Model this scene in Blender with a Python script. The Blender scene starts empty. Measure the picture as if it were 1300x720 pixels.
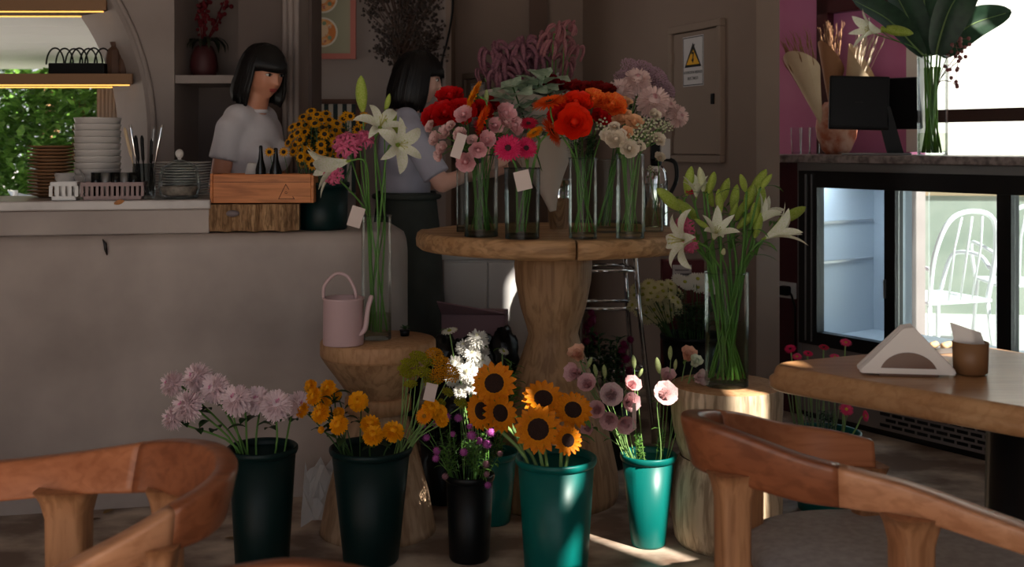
import bpy, bmesh, math, random
from mathutils import Vector, Matrix, Quaternion
rnd = random.Random(7)
R = math.radians
sc = bpy.context.scene
COL = sc.collection
# ------------------------------------------------------------------ camera, sky, sun, exposure
FPX, HOR, CAMZ = 1450.0, 185.0, 1.25
cam = bpy.data.cameras.new('camera'); cam.sensor_width = 36; cam.lens = 36*FPX/1300
cam.shift_y = -(360-HOR)/1300; cam.clip_start = .05
cam.dof.use_dof = True; cam.dof.focus_distance = 3.5; cam.dof.aperture_fstop = 5.0
camo = bpy.data.objects.new('camera', cam); COL.objects.link(camo)
camo.location = (0, 0, CAMZ); camo.rotation_euler = (R(90), 0, 0); sc.camera = camo
w = bpy.data.worlds.new('sky'); sc.world = w; w.use_nodes = True
w.node_tree.nodes['Background'].inputs[0].default_value = (.93, .95, 1.0, 1)
w.node_tree.nodes['Background'].inputs[1].default_value = 1.0
sd = Vector((-.62, .73, -.90)).normalized()
sun = bpy.data.lights.new('sun', 'SUN'); sun.energy = 14.0; sun.angle = R(.5); sun.color = (1, .93, .82)
suno = bpy.data.objects.new('sun', sun); COL.objects.link(suno); suno.location = (6, -6, 6)
suno.rotation_euler = sd.to_track_quat('-Z', 'Y').to_euler()
vs = sc.view_settings
vs.view_transform = 'Standard'; vs.look = 'None'; vs.gamma = 1; vs.use_curve_mapping = False; vs.exposure = 0.0

def at(px, py, D): return Vector(((px-650)/FPX*D, D, CAMZ-(py-HOR)/FPX*D))
def gx(px, D): return (px-650)/FPX*D
def pxl(n, D): return n*D/FPX            # a length of n pixels at distance D
def flo(py): return CAMZ*FPX/(py-HOR)
# ------------------------------------------------------------------ materials
def lin(c):
    return tuple(((v/255)/12.92 if v/255 <= .04045 else ((v/255+.055)/1.055)**2.4) for v in c)+(1,)
MATS = {}
def mat(name, c, rough=.6, c2=None, ns=8.0, stretch=(1, 1, 1), bump=0, bs=None, metal=0, contrast=(.35, .65), detail=4, coat=0, sss=0, trans=0, spec=.5):
    if name in MATS: return MATS[name]
    m = bpy.data.materials.new(name); m.use_nodes = True; nt = m.node_tree; N = nt.nodes; L = nt.links
    b = N['Principled BSDF']; b.inputs['Base Color'].default_value = lin(c); b.inputs['Roughness'].default_value = rough
    b.inputs['Metallic'].default_value = metal; b.inputs['Specular IOR Level'].default_value = spec
    if coat: b.inputs['Coat Weight'].default_value = coat; b.inputs['Coat Roughness'].default_value = .15
    tex = None
    if c2 or bump:
        tc = N.new('ShaderNodeTexCoord'); mp = N.new('ShaderNodeMapping'); mp.inputs['Scale'].default_value = stretch
        L.new(tc.outputs['Object'], mp.inputs['Vector'])
        tex = N.new('ShaderNodeTexNoise'); tex.inputs['Scale'].default_value = ns; tex.inputs['Detail'].default_value = detail
        L.new(mp.outputs[0], tex.inputs['Vector'])
    if c2:
        rp = N.new('ShaderNodeValToRGB'); rp.color_ramp.elements[0].position = contrast[0]; rp.color_ramp.elements[1].position = contrast[1]
        rp.color_ramp.elements[0].color = lin(c); rp.color_ramp.elements[1].color = lin(c2)
        L.new(tex.outputs['Fac'], rp.inputs[0]); L.new(rp.outputs[0], b.inputs['Base Color'])
    if bump:
        t2 = tex
        if bs:
            t2 = N.new('ShaderNodeTexNoise'); t2.inputs['Scale'].default_value = bs; t2.inputs['Detail'].default_value = 5
            L.new(mp.outputs[0], t2.inputs['Vector'])
        bp = N.new('ShaderNodeBump'); bp.inputs['Strength'].default_value = bump; bp.inputs['Distance'].default_value = .01
        L.new(t2.outputs['Fac'], bp.inputs['Height']); L.new(bp.outputs[0], b.inputs['Normal'])
    if trans:                                  # thin petals and leaves let some light through
        tr = N.new('ShaderNodeBsdfTranslucent'); mx = N.new('ShaderNodeMixShader'); mx.inputs[0].default_value = trans
        out = N['Material Output']
        if c2: L.new(rp.outputs[0], tr.inputs[0])
        else: tr.inputs[0].default_value = lin(c)
        L.new(b.outputs[0], mx.inputs[1]); L.new(tr.outputs[0], mx.inputs[2]); L.new(mx.outputs[0], out.inputs[0])
    MATS[name] = m; return m
def petal_mat(name, c, c2=None): return mat(name, c, .55, c2, ns=25, trans=.3, spec=.25)
def leafm(name, c, c2=None): return mat(name, c, .45, c2, ns=30, trans=.2, spec=.4)
def glass_mat(name, tint=(235, 240, 240), refl=.9, blend=.25):
    m = bpy.data.materials.new(name); m.use_nodes = True; nt = m.node_tree; N = nt.nodes; L = nt.links
    N.remove(N['Principled BSDF'])
    tr = N.new('ShaderNodeBsdfTransparent'); tr.inputs[0].default_value = lin(tint)
    gl = N.new('ShaderNodeBsdfGlossy'); gl.inputs['Roughness'].default_value = .03
    lw = N.new('ShaderNodeLayerWeight'); lw.inputs[0].default_value = blend
    mu = N.new('ShaderNodeMath'); mu.operation = 'MULTIPLY'; mu.inputs[1].default_value = refl
    L.new(lw.outputs['Fresnel'], mu.inputs[0])
    mx = N.new('ShaderNodeMixShader'); L.new(mu.outputs[0], mx.inputs[0]); L.new(tr.outputs[0], mx.inputs[1]); L.new(gl.outputs[0], mx.inputs[2])
    L.new(mx.outputs[0], N['Material Output'].inputs[0]); MATS[name] = m; return m
def emit_mat(name, c, s):
    m = bpy.data.materials.new(name); m.use_nodes = True; b = m.node_tree.nodes['Principled BSDF']
    b.inputs['Base Color'].default_value = lin(c); b.inputs['Emission Color'].default_value = lin(c); b.inputs['Emission Strength'].default_value = s
    MATS[name] = m; return m
def wood(name, c, c2, axis='z', ns=9, rough=.5, bump=.12, coat=0, k=9, dark=.66):
    st = {'x': (1/k*2, 1.6, 1.6), 'y': (1.6, 1/k*2, 1.6), 'z': (1.6, 1.6, 1/k*2)}[axis]
    m = mat(name, c, rough, c2, ns=ns, stretch=st, bump=bump, contrast=(.3, .7), detail=7, coat=coat, spec=.35)
    nt = m.node_tree; N = nt.nodes; L = nt.links; b = N['Principled BSDF']; rp = b.inputs['Base Color'].links[0].from_node
    mp = N.new('ShaderNodeMapping'); tc = N.new('ShaderNodeTexCoord'); L.new(tc.outputs['Object'], mp.inputs[0])
    mp.inputs['Scale'].default_value = tuple(v*(1 if v > 1 else .6) for v in st)
    t2 = N.new('ShaderNodeTexNoise'); t2.inputs['Scale'].default_value = ns*5; t2.inputs['Detail'].default_value = 6; t2.inputs['Distortion'].default_value = .6
    L.new(mp.outputs[0], t2.inputs['Vector'])
    r2 = N.new('ShaderNodeValToRGB'); r2.color_ramp.elements[0].position = .38; r2.color_ramp.elements[1].position = .56
    r2.color_ramp.elements[0].color = (dark, dark*.94, dark*.88, 1); r2.color_ramp.elements[1].color = (1, 1, 1, 1); L.new(t2.outputs['Fac'], r2.inputs[0])
    mx = N.new('ShaderNodeMix'); mx.data_type = 'RGBA'; mx.blend_type = 'MULTIPLY'; mx.inputs[0].default_value = 1.0
    L.new(rp.outputs[0], mx.inputs[6]); L.new(r2.outputs[0], mx.inputs[7]); L.new(mx.outputs[2], b.inputs['Base Color'])
    return m

# ------------------------------------------------------------------ mesh builder
class MB:
    def __init__(s): s.v = []; s.f = []; s.m = []; s.s = []
    def face(s, idx, m=0, sm=False): s.f.append(tuple(idx)); s.m.append(m); s.s.append(sm)
    def add(s, vs): n = len(s.v); s.v.extend(vs); return n
    def grid(s, rows, m=0, sm=True, closed=False):
        n = len(rows[0]); i0 = len(s.v)
        for r in rows: s.v.extend([tuple(p) for p in r])
        for i in range(len(rows)-1):
            for j in range(n if closed else n-1):
                a = i0+i*n+j; b = i0+i*n+(j+1) % n
                s.face((a, b, b+n, a+n), m, sm)
        return i0
    def lathe(s, prof, n=32, m=0, c=(0, 0, 0), cap=(True, True), wob=None, sm=True, sq=(1, 1)):
        rows = []
        for (r, z) in prof:
            row = []
            for j in range(n):
                a = 2*math.pi*j/n; k = 1 if wob is None else wob(a, z)
                row.append((c[0]+r*k*math.cos(a)*sq[0], c[1]+r*k*math.sin(a)*sq[1], c[2]+z))
            rows.append(row)
        i0 = s.grid(rows, m, sm, True)
        if cap[0] and prof[0][0] > 1e-5: s.face([i0+j for j in range(n)][::-1], m, False)
        if cap[1] and prof[-1][0] > 1e-5: s.face([i0+(len(prof)-1)*n+j for j in range(n)], m, False)
    def tube(s, pts, r, n=6, m=0, cap=True, sm=True):
        pts = [Vector(p) for p in pts]; rows = []; k = len(pts)
        rr = r if isinstance(r, (list, tuple)) else [r]*k
        up = None
        for i, p in enumerate(pts):
            t = (pts[min(i+1, k-1)]-pts[max(i-1, 0)])
            if t.length < 1e-9: t = Vector((0, 0, 1))
            t.normalize()
            if up is None: up = t.orthogonal().normalized()
            up = (up-t*up.dot(t))
            up = up.normalized() if up.length > 1e-6 else t.orthogonal().normalized()
            b = t.cross(up)
            rows.append([p+(up*math.cos(2*math.pi*j/n)+b*math.sin(2*math.pi*j/n))*rr[i] for j in range(n)])
        i0 = s.grid(rows, m, sm, True)
        if cap:
            s.face([i0+j for j in range(n)][::-1], m, False); s.face([i0+(k-1)*n+j for j in range(n)], m, False)
    def capsule(s, p, q, r1, r2, n=10, m=0):
        p, q = Vector(p), Vector(q); d = (q-p).normalized(); pts = []; rr = []
        for k in range(4): a = math.pi/2*(k/3.0); pts.append(p-d*r1*math.cos(a)); rr.append(max(r1*math.sin(a), r1*.05))
        for k in range(4): a = math.pi/2*(k/3.0); pts.append(q+d*r2*math.sin(a)); rr.append(max(r2*math.cos(a), r2*.05))
        s.tube(pts, rr, n, m)
    def box(s, lo, hi, m=0, bev=0):
        if bev:
            bm = bmesh.new(); bmesh.ops.create_cube(bm, size=1)
            for v in bm.verts: v.co = Vector([lo[i]+(v.co[i]+.5)*(hi[i]-lo[i]) for i in range(3)])
            bmesh.ops.bevel(bm, geom=bm.edges[:], offset=bev, segments=2, profile=.5, affect='EDGES')
            bm.verts.index_update(); i0 = s.add([tuple(v.co) for v in bm.verts])
            for f in bm.faces: s.face([i0+v.index for v in f.verts], m, False)
            bm.free(); return
        i = s.add([(x, y, z) for x in (lo[0], hi[0]) for y in (lo[1], hi[1]) for z in (lo[2], hi[2])])
        for q in ((0, 1, 3, 2), (4, 6, 7, 5), (0, 4, 5, 1), (2, 3, 7, 6), (0, 2, 6, 4), (1, 5, 7, 3)): s.face([i+k for k in q], m)
    def prism(s, poly, z0, z1, m=0):
        n = len(poly); i = s.add([(p[0], p[1], z0) for p in poly]+[(p[0], p[1], z1) for p in poly])
        s.face([i+k for k in range(n)][::-1], m); s.face([i+n+k for k in range(n)], m)
        for k in range(n): s.face((i+k, i+(k+1) % n, i+n+(k+1) % n, i+n+k), m)
    def ball(s, c, r, n=10, k=6, m=0, fn=None):
        r = r if isinstance(r, (tuple, list)) else (r, r, r); rows = []
        for i in range(k+1):
            th = math.pi*i/k; st = max(math.sin(th), 1e-3); row = []
            for j in range(n):
                a = 2*math.pi*j/n; d = (st*math.cos(a), st*math.sin(a), -math.cos(th)); q = 1 if fn is None else fn(d)
                row.append((c[0]+r[0]*d[0]*q, c[1]+r[1]*d[1]*q, c[2]+r[2]*d[2]*q))
            rows.append(row)
        s.grid(rows, m, True, True)
    def petal(s, a, L, W, e0, e1, r0=0., z0=0., n=4, cup=.2, m=0, tip=.15, base=.3, wav=0, lat=None):
        e0, e1 = R(e0), R(e1); ca, sa = math.cos(a), math.sin(a); r, z = r0, z0; rows = []
        for i in range(n+1):
            t = i/n; e = e0+(e1-e0)*t
            if i: r += L/n*math.cos(e); z += L/n*math.sin(e)
            if t < .5: wd = base+(1-base)*math.sin(math.pi*t)
            else: wd = tip+(1-tip)*math.sin(math.pi*t)**.8 if t < 1 else tip
            wd *= W/2; h = cup*wd; up = (-math.sin(e)*h, math.cos(e)*h); wv = wav*W*math.sin(t*9+a*5)
            row = []
            for q, u in ((-1, 1), (0, 0), (1, 1)):
                rr = r+up[0]*u; zz = z+up[1]*u+wv*q; x = rr; y = q*wd
                row.append((x*ca-y*sa, x*sa+y*ca, zz))
            rows.append(row)
        s.grid(rows, m, True)
    def xf(s, M, i0=0):
        for i in range(i0, len(s.v)): s.v[i] = tuple(M @ Vector(s.v[i]))
    def mesh(s, name, mats):
        me = bpy.data.meshes.new(name); me.from_pydata([tuple(v) for v in s.v], [], s.f)
        for m in (mats if isinstance(mats, (list, tuple)) else [mats]): me.materials.append(MATS[m] if isinstance(m, str) else m)
        me.polygons.foreach_set('material_index', s.m); me.polygons.foreach_set('use_smooth', s.s); me.update(); return me
    def build(s, name, mats, parent=None, loc=None, rot=None):
        return link(name, s.mesh(name, mats), parent, loc, rot)
def link(name, me, parent=None, loc=None, rot=None, scale=None):
    o = bpy.data.objects.new(name, me); COL.objects.link(o)
    if parent is not None: o.parent = parent
    if loc is not None: o.location = loc
    if rot is not None:
        if isinstance(rot, Quaternion): o.rotation_mode = 'QUATERNION'; o.rotation_quaternion = rot
        else: o.rotation_euler = rot
    if scale is not None: o.scale = (scale,)*3 if not isinstance(scale, (tuple, list)) else scale
    return o
def tag(o, label=None, cat=None, group=None, kind=None):
    if label: o['label'] = label
    if cat: o['category'] = cat
    if group: o['group'] = group
    if kind: o['kind'] = kind
    return o
def thing(name, label, cat, loc=(0, 0, 0), rz=0, group=None):
    o = bpy.data.objects.new(name, None); COL.objects.link(o); o.location = loc; o.rotation_euler = (0, 0, rz); o.empty_display_size = .05
    return tag(o, label, cat, group)
def struct(name, mb, mats, parent=None, loc=None, rot=None):
    o = mb.build(name, mats, parent, loc, rot)
    if parent is None: o['kind'] = 'structure'
    return o
def copy_tree(o, parent=None):
    c = o.copy(); COL.objects.link(c)
    if parent is not None: c.parent = parent
    for ch in list(o.children): copy_tree(ch, c)
    return c
ORD = ['', 'second', 'third', 'fourth', 'fifth', 'sixth', 'seventh', 'eighth', 'ninth', 'tenth', 'eleventh', 'twelfth', 'thirteenth', 'fourteenth', 'fifteenth', 'sixteenth', 'seventeenth', 'eighteenth', 'nineteenth', 'twentieth']
def place_word(i, n):
    if n == 1: return ''
    if i == 0: return 'leftmost'
    if i == n-1: return 'rightmost'
    k, sd_ = (i, ' from left') if i <= (n-1)/2 else (n-1-i, ' from right')
    return (ORD[k] if k < len(ORD) else '%dth' % (k+1))+sd_
def stack_word(k, n): return 'topmost' if k == n-1 else 'lowest' if k == 0 else (ORD[n-1-k]+' from the top')
def bez(p0, p1, p2, p3, n=8):
    p0, p1, p2, p3 = map(Vector, (p0, p1, p2, p3)); out = []
    for i in range(n+1):
        t = i/n; u = 1-t; out.append(p0*u**3+p1*3*u*u*t+p2*3*u*t*t+p3*t**3)
    return out
def catmull(P, k=6):
    P = [Vector(p) for p in P]; out = []
    for i in range(len(P)-1):
        a = P[max(i-1, 0)]; b = P[i]; c = P[i+1]; d = P[min(i+2, len(P)-1)]
        for j in range(k):
            t = j/k; out.append(.5*((2*b)+(c-a)*t+(2*a-5*b+4*c-d)*t*t+(3*b-a-3*c+d)*t**3))
    out.append(P[-1]); return out
# ------------------------------------------------------------------ palette
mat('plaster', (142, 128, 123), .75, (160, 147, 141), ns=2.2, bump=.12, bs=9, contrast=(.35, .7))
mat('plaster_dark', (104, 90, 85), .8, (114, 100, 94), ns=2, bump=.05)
mat('plaster_beige', (128, 108, 96), .7, (138, 118, 105), ns=1.5)
mat('polished_plaster', (150, 137, 131), .6, (186, 173, 165), ns=2.6, bump=.1, bs=7, contrast=(.3, .72), detail=8)
mat('wall_pink', (188, 106, 158), .5, (202, 132, 178), ns=2.4, contrast=(.35, .7))
mat('burgundy', (66, 14, 26), .4)
mat('dark_brown', (52, 30, 26), .5)
mat('white_paint', (225, 222, 220), .5)
mat('ceiling_white', (200, 196, 190), .8)
mat('floor_stone', (116, 94, 80), .42, (206, 188, 170), ns=4.2, stretch=(1, 1.3, 1), bump=.08, contrast=(.42, .66), detail=8)
mat('paving', (205, 200, 192), .8, (225, 220, 212), ns=3)
mat('marble', (190, 182, 178), .3, (150, 140, 136), ns=5, contrast=(.45, .75), detail=8)
mat('granite', (150, 138, 134), .35, (90, 80, 78), ns=30, contrast=(.4, .65))
mat('black_metal', (10, 10, 12), .35)
mat('black_plastic', (7, 7, 8), .45, spec=.2)
mat('steel', (190, 192, 196), .32, metal=1)
mat('steel_dull', (150, 150, 150), .5, metal=.9)
mat('chrome', (220, 222, 225), .08, metal=1)
mat('white_metal', (238, 238, 238), .4)
mat('bucket_green', (3, 32, 32), .42, spec=.25)
mat('bucket_teal', (3, 96, 90), .35, spec=.3)
mat('bucket_black', (9, 12, 14), .42, spec=.25)
mat('white_ceramic', (196, 190, 186), .3)
mat('plastic_white', (214, 212, 210), .4)
mat('plastic_mauve', (142, 116, 114), .5)
mat('paper_tag', (214, 196, 188), .7)
mat('kraft', (196, 172, 140), .8, (210, 186, 154), ns=6)
mat('grey_paper', (176, 162, 150), .75, (190, 176, 164), ns=4)
mat('napkin', (232, 222, 214), .8)
mat('cushion', (150, 142, 138), .9, (166, 158, 154), ns=60, bump=.1, bs=220)
mat('can_pink', (202, 172, 174), .4)
mat('sign_white', (205, 200, 200), .6); mat('sign_yellow', (232, 170, 20), .6); mat('ink', (18, 16, 16), .7)
mat('frame_pink', (178, 102, 90), .6); mat('poster_green', (150, 146, 122), .7)
mat('skin', (205, 140, 110), .5, (196, 128, 100), ns=9); mat('skin_pale', (228, 178, 160), .5)
mat('hair', (10, 7, 8), .4, spec=.35); mat('tee_white', (214, 208, 212), .85, (200, 194, 198), ns=5, bump=.15, bs=14)
mat('shirt_blue', (184, 184, 202), .85, (172, 172, 190), ns=5, bump=.15, bs=14)
mat('apron', (62, 68, 64), .85, (52, 58, 54), ns=8); mat('trousers', (26, 26, 32), .85); mat('lip', (150, 66, 62), .5)
mat('eye_white', (230, 225, 220), .3); mat('eye_dark', (16, 10, 8), .2); mat('shoe', (30, 28, 28), .6)
wood('oak_table', (166, 120, 80), (184, 140, 98), 'x', 8, .34, .05, coat=.2, dark=.85)
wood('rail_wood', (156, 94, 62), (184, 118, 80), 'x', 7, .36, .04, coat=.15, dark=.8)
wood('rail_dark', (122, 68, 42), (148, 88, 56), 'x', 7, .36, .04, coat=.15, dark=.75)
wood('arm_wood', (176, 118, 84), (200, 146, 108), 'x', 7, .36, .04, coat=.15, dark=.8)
wood('leg_wood', (156, 104, 70), (184, 134, 94), 'z', 9, .45, .06, dark=.7)
wood('log_pale', (176, 142, 110), (204, 172, 142), 'z', 6, .6, .25, dark=.72)
wood('log_mid', (158, 120, 86), (192, 154, 116), 'z', 6, .6, .2, dark=.68)
wood('slab', (170, 126, 84), (212, 172, 128), 'x', 7, .55, .25, dark=.62)
wood('log_grey', (168, 142, 112), (214, 194, 166), 'z', 8, .7, .45, dark=.55)
wood('log_end', (190, 150, 112), (176, 132, 94), 'z', 7, .6, .15, k=2, dark=.8)
wood('crate_wood', (196, 116, 62), (214, 138, 82), 'x', 7, .5, .08)
wood('bark_log', (132, 98, 68), (190, 152, 112), 'z', 20, .9, .6, k=10, dark=.5)
wood('brown_frame', (84, 54, 40), (100, 66, 48), 'x', 7, .6, .05)
glass_mat('glass', (244, 248, 247), .7, .18); glass_mat('glass_grey', (222, 227, 228), .7, .2); glass_mat('fridge_glass', (232, 240, 244), .55, .2)
glass_mat('water', (238, 242, 232), .25, .12); mat('cellophane', (224, 228, 232), .18, trans=.4)
emit_mat('led', (255, 186, 92), 1.6)
# ------------------------------------------------------------------ the setting
RP = [(-2.6, -.75), (2.75, -.75), (2.75, 4.3), (1.25, 6.5), (1.0, 7.2), (-2.6, 7.2)]
m = MB(); m.prism(RP, -.02, 0); struct('floor', m, 'floor_stone')
m = MB(); m.box((-60, -60, -.12), (60, 60, -.06)); struct('ground', m, 'paving')
RC = [(-2.6, -.75), (2.75, -.75), (2.75, 4.5), (1.35, 6.5), (1.0, 7.2), (-2.6, 7.2)]
m = MB(); m.prism(RC, 4.8, 4.95); struct('ceiling', m, 'ceiling_white')
m = MB(); m.box((-2.6, -.7, 0), (-2.45, 5.1, 4.8)); struct('wall_left', m, 'plaster')
# unseen front wall added to block sun, open at left for sky light
m = MB(); m.box((1.0, -.75, 0), (2.75, -.6, 4.8)); m.box((-2.6, -.75, 3.1), (1.0, -.6, 4.8))
struct('wall_sun_block', m, 'plaster')
m = MB(); Y_ = [-.6, .21, .37, .45, .57, .85, 1.04, 1.12, 1.30, 2.08, 2.15, 4.25]      # unseen wall added with slots cut to cast the sun patches
OP = {1: [(.275, .365, 3.56, 3.70), (.275, .365, 3.80, 3.98), (.22, .32, 4.16, 4.36)], 3: [(.45, .57, 4.32, 4.62)], 5: [(.85, 1.04, 2.95, 3.8)], 7: [(1.12, 1.30, 2.5, 3.35)], 9: [(2.08, 2.15, 4.27, 4.46)]}
for k in range(11):
    z = 0
    for (ya, yb, z0, z1) in OP.get(k, []):
        m.box((2.6, Y_[k], z), (2.62, Y_[k+1], z0)); z = z1
        if ya > Y_[k]+.001: m.box((2.6, Y_[k], z0), (2.62, ya, z1))
        if yb < Y_[k+1]-.001: m.box((2.6, yb, z0), (2.62, Y_[k+1], z1))
    m.box((2.6, Y_[k], z), (2.62, Y_[k+1], 4.8))
struct('wall_sun_slots', m, 'plaster')
# back-left wall with a splayed arched opening
YA, YB, XE, ZC = 5.1, 5.32, -1.509, 1.3
m = MB(); zs = [1.0+.05*i for i in range(77)]
def xc(z, r): return -2.795+(r if z < ZC else math.sqrt(max(r*r-(z-ZC)**2, 0)) if z-ZC < r else -1)
rows = [[], [], []]
for z in zs:
    a = max(xc(z, 1.167), -2.6); b = max(xc(z, .96), -2.6)
    rows[0].append((XE, YA, z)); rows[1].append((a, YA, z)); rows[2].append((b, YB, z))
m.grid(rows, 0, False)
m.box((-2.6, YA, 0), (XE, YB+.05, 1.0)); m.box((XE-.02, YA+.003, 1.0), (XE, 5.5, 4.8))
for k in range(76):                                          # thickness of the wall behind the arch
    b0, b1 = max(xc(zs[k], .96), -2.6), max(xc(zs[k+1], .96), -2.6)
    i = m.add([(b0, YB, zs[k]), (b1, YB, zs[k+1]), (b1, YB+.1, zs[k+1]), (b0, YB+.1, zs[k])]); m.face((i, i+1, i+2, i+3))
    i = m.add([(b0, YB+.1, zs[k]), (b1, YB+.1, zs[k+1]), (XE, YB+.1, zs[k+1]), (XE, YB+.1, zs[k])]); m.face((i, i+1, i+2, i+3))
struct('wall_back', m, 'plaster')
pts = [(max(xc(z, 1.20), -2.6), YA-.012, z) for z in zs if xc(z, 1.2) > -2.58]
m = MB(); m.tube(pts, .012, 8); struct('trim_1', m, 'plaster')
# niche with a shelf, and the moulded column
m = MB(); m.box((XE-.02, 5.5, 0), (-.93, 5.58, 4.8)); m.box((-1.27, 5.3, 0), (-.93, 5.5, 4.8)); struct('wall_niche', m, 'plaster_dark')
m = MB(); m.box((XE, 5.12, 1.53), (-1.16, 5.5, 1.566)); struct('trim_2', m, 'plaster')
m = MB(); m.box((-1.02, 5.07, 0), (-.945, 5.5, 4.8))
for k in range(3): m.tube([(-1.008+.026*k, 5.07, 0), (-1.008+.026*k, 5.07, 4.8)], .012, 8)
struct('trim_3', m, 'plaster')
m = MB(); m.box((-1.6, 6.2, 0), (-.36, 6.3, 4.8)); struct('wall_poster', m, 'plaster')
m = MB(); m.box((-.36, 6.67, 0), (.62, 6.8, 4.8)); m.box((-.36, 6.2, 0), (-.33, 6.75, 4.8)); struct('wall_middle', m, 'plaster_beige')
m = MB(); m.box((gx(672, 6.64), 6.6, 0), (gx(695, 6.64), 6.68, 4.8)); struct('trim_4', m, 'dark_brown')
for o in (COL.objects['trim_4'],): o.data.materials[0] = mat('strip_brown', (92, 68, 56), .7)
# angled wall that carries the electrical cabinet
EA = math.atan2(.93, -.366)                                  # local +x runs away from the camera along the wall
m = MB(); m.box((0, -.12, 0), (1.8, 0, 4.8)); struct('wall_right', m, 'plaster_beige', None, (1.07, 5.0, 0), (0, 0, EA))
# pink wall behind the counter, window to its right (local x = along the wall towards the camera, y = away)
UA = math.atan2(-.82, .57); PW = (2.059, 5.317, 0)
m = MB(); m.box((-1.5, .005, 0), (-.24, .12, 1.18)); struct('wall_counter', m, 'plaster', None, PW, (0, 0, UA))
m = MB(); m.box((-1.5, 0, 1.18), (-.24, .12, 4.8)); struct('wall_pink', m, 'wall_pink', None, PW, (0, 0, UA))
m = MB(); m.box((-.24, 0, 0), (1.9, .12, .3)); m.box((-.24, 0, 2.6), (1.9, .12, 4.8)); m.box((1.9, 0, 0), (2.3, .12, 4.8)); struct('wall_window', m, 'plaster', None, PW, (0, 0, UA))
w1 = MB(); w1.box((-.24, -.03, 1.22), (-.17, .12, 2.6)); w1.box((.85, 0, .3), (.9, .1, 2.6)); w1.box((1.85, 0, .3), (1.9, .1, 2.6))
w1 = struct('window_1', w1, 'white_paint', None, PW, (0, 0, UA))
m = MB(); m.box((-.17, .02, 1.36), (1.85, .08, 1.42)); m.build('crossbar', 'dark_brown', w1); 
m = MB(); m.box((-.17, .045, .3), (1.85, .055, 2.6)); m.build('pane', 'glass', w1)
m = MB(); m.box((-.77, -.05, 1.2), (-.70, .0, 4.8)); m.box((-.77, -.05, 1.93), (-.2, .0, 2.0)); struct('trim_5', m, 'burgundy', None, PW, (0, 0, UA))
# ------------------------------------------------------------------ plaster bar counter
CA = math.atan2(.2125, .977); CL = (-1.45, 3.90, 0)
t = thing('bar_counter', 'pale plastered bar counter with rounded end and a raised marble shelf', 'counter', CL, CA)
def cpoly(v0, s0, s1, dep, r, n=8):
    P = [(s0, v0), (s1-r, v0)]
    for k in range(1, n): a = -math.pi/2+math.pi/2*k/n; P.append((s1-r+r*math.cos(a), v0+r+r*math.sin(a)))
    return P+[(s1, v0+r), (s1, dep), (s0, dep)]
m = MB(); L0 = cpoly(.02, -1.15, 1.1, .52, .17); L1 = cpoly(0, -1.15, 1.12, .52, .19)
rows = []
for z, o in ((.12, .0), (.86, .0), (.9, .004), (.925, .012), (.937, .03), (.94, .05)):
    rows.append([(p[0], p[1], z) for p in cpoly(o, -1.15, 1.12-o, .52, .19)])
m.grid(rows, 0, True, True); n = len(rows[0]); m.face([len(m.v)-n+k for k in range(n)])
m.build('body', 'polished_plaster', t)
m = MB(); m.prism(cpoly(.015, -1.15, 1.1, .5, .17), 0, .118); m.build('plinth', 'polished_plaster', t)
m = MB(); m.box((-1.15, .06, .94), (.40, .52, 1.025), bev=.004); m.build('raised_back', 'polished_plaster', t)
m = MB(); m.box((-1.15, .045, 1.026), (.405, .52, 1.06), bev=.005); m.build('marble_shelf', 'marble', t)
m = MB(); m.tube([(.05, -.004, .93), (.058, -.008, .915), (.06, -.006, .895), (.064, -.004, .875)], [.002, .006, .006, .002], 6); 
tag(m.build('hook', 'black_metal', None, CL, (0, 0, CA)), 'small black hook stuck on the plaster counter front', 'hook')
def csur(s, v, z=.94):      # world point on the counter
    return Vector((CL[0]+s*math.cos(CA)-v*math.sin(CA), CL[1]+s*math.sin(CA)+v*math.cos(CA), z))
# ------------------------------------------------------------------ right counter and glass fridge
Q0 = (1.551, 4.964, 0)
t = thing('fridge_counter', 'black framed glass display fridge under a stone counter top', 'fridge', Q0, UA)
m = MB(); m.box((-.70, -.03, 1.172), (1.75, .6, 1.208), bev=.006); m.build('counter_top', 'granite', t)
m = MB(); m.box((-.70, .02, 0), (-.40, .58, 1.17)); m.build('side_panel', 'burgundy', t)
m = MB()
m.box((-.40, 0, .03), (-.375, .58, 1.17)); m.box((-.375, .0, 1.135), (1.7, .58, 1.17)); m.build('steel_body', 'steel_dull', t)
m = MB(); m.box((-.375, 0, .03), (1.7, .55, .345)); m.build('lower_panel', mat('panel_grey', (118, 108, 104), .5), t)
m = MB(); m.box((-.38, .02, 0), (1.7, .5, .03)); m.build('gap_shade', 'black_metal', t)  # black block stands in for the shade in the gap under the fridge
for k in range(34):
    for r in range(4):
        pass
m = MB()
for r in range(4):
    for k in range(22): m.box((.06+.062*k+(.03 if r % 2 else 0), -.004, .045+.024*r), (.108+.062*k+(.03 if r % 2 else 0), .002, .058+.024*r), 0)
tag(m.build('vent_slots', 'black_metal', t), kind='stuff')
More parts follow.
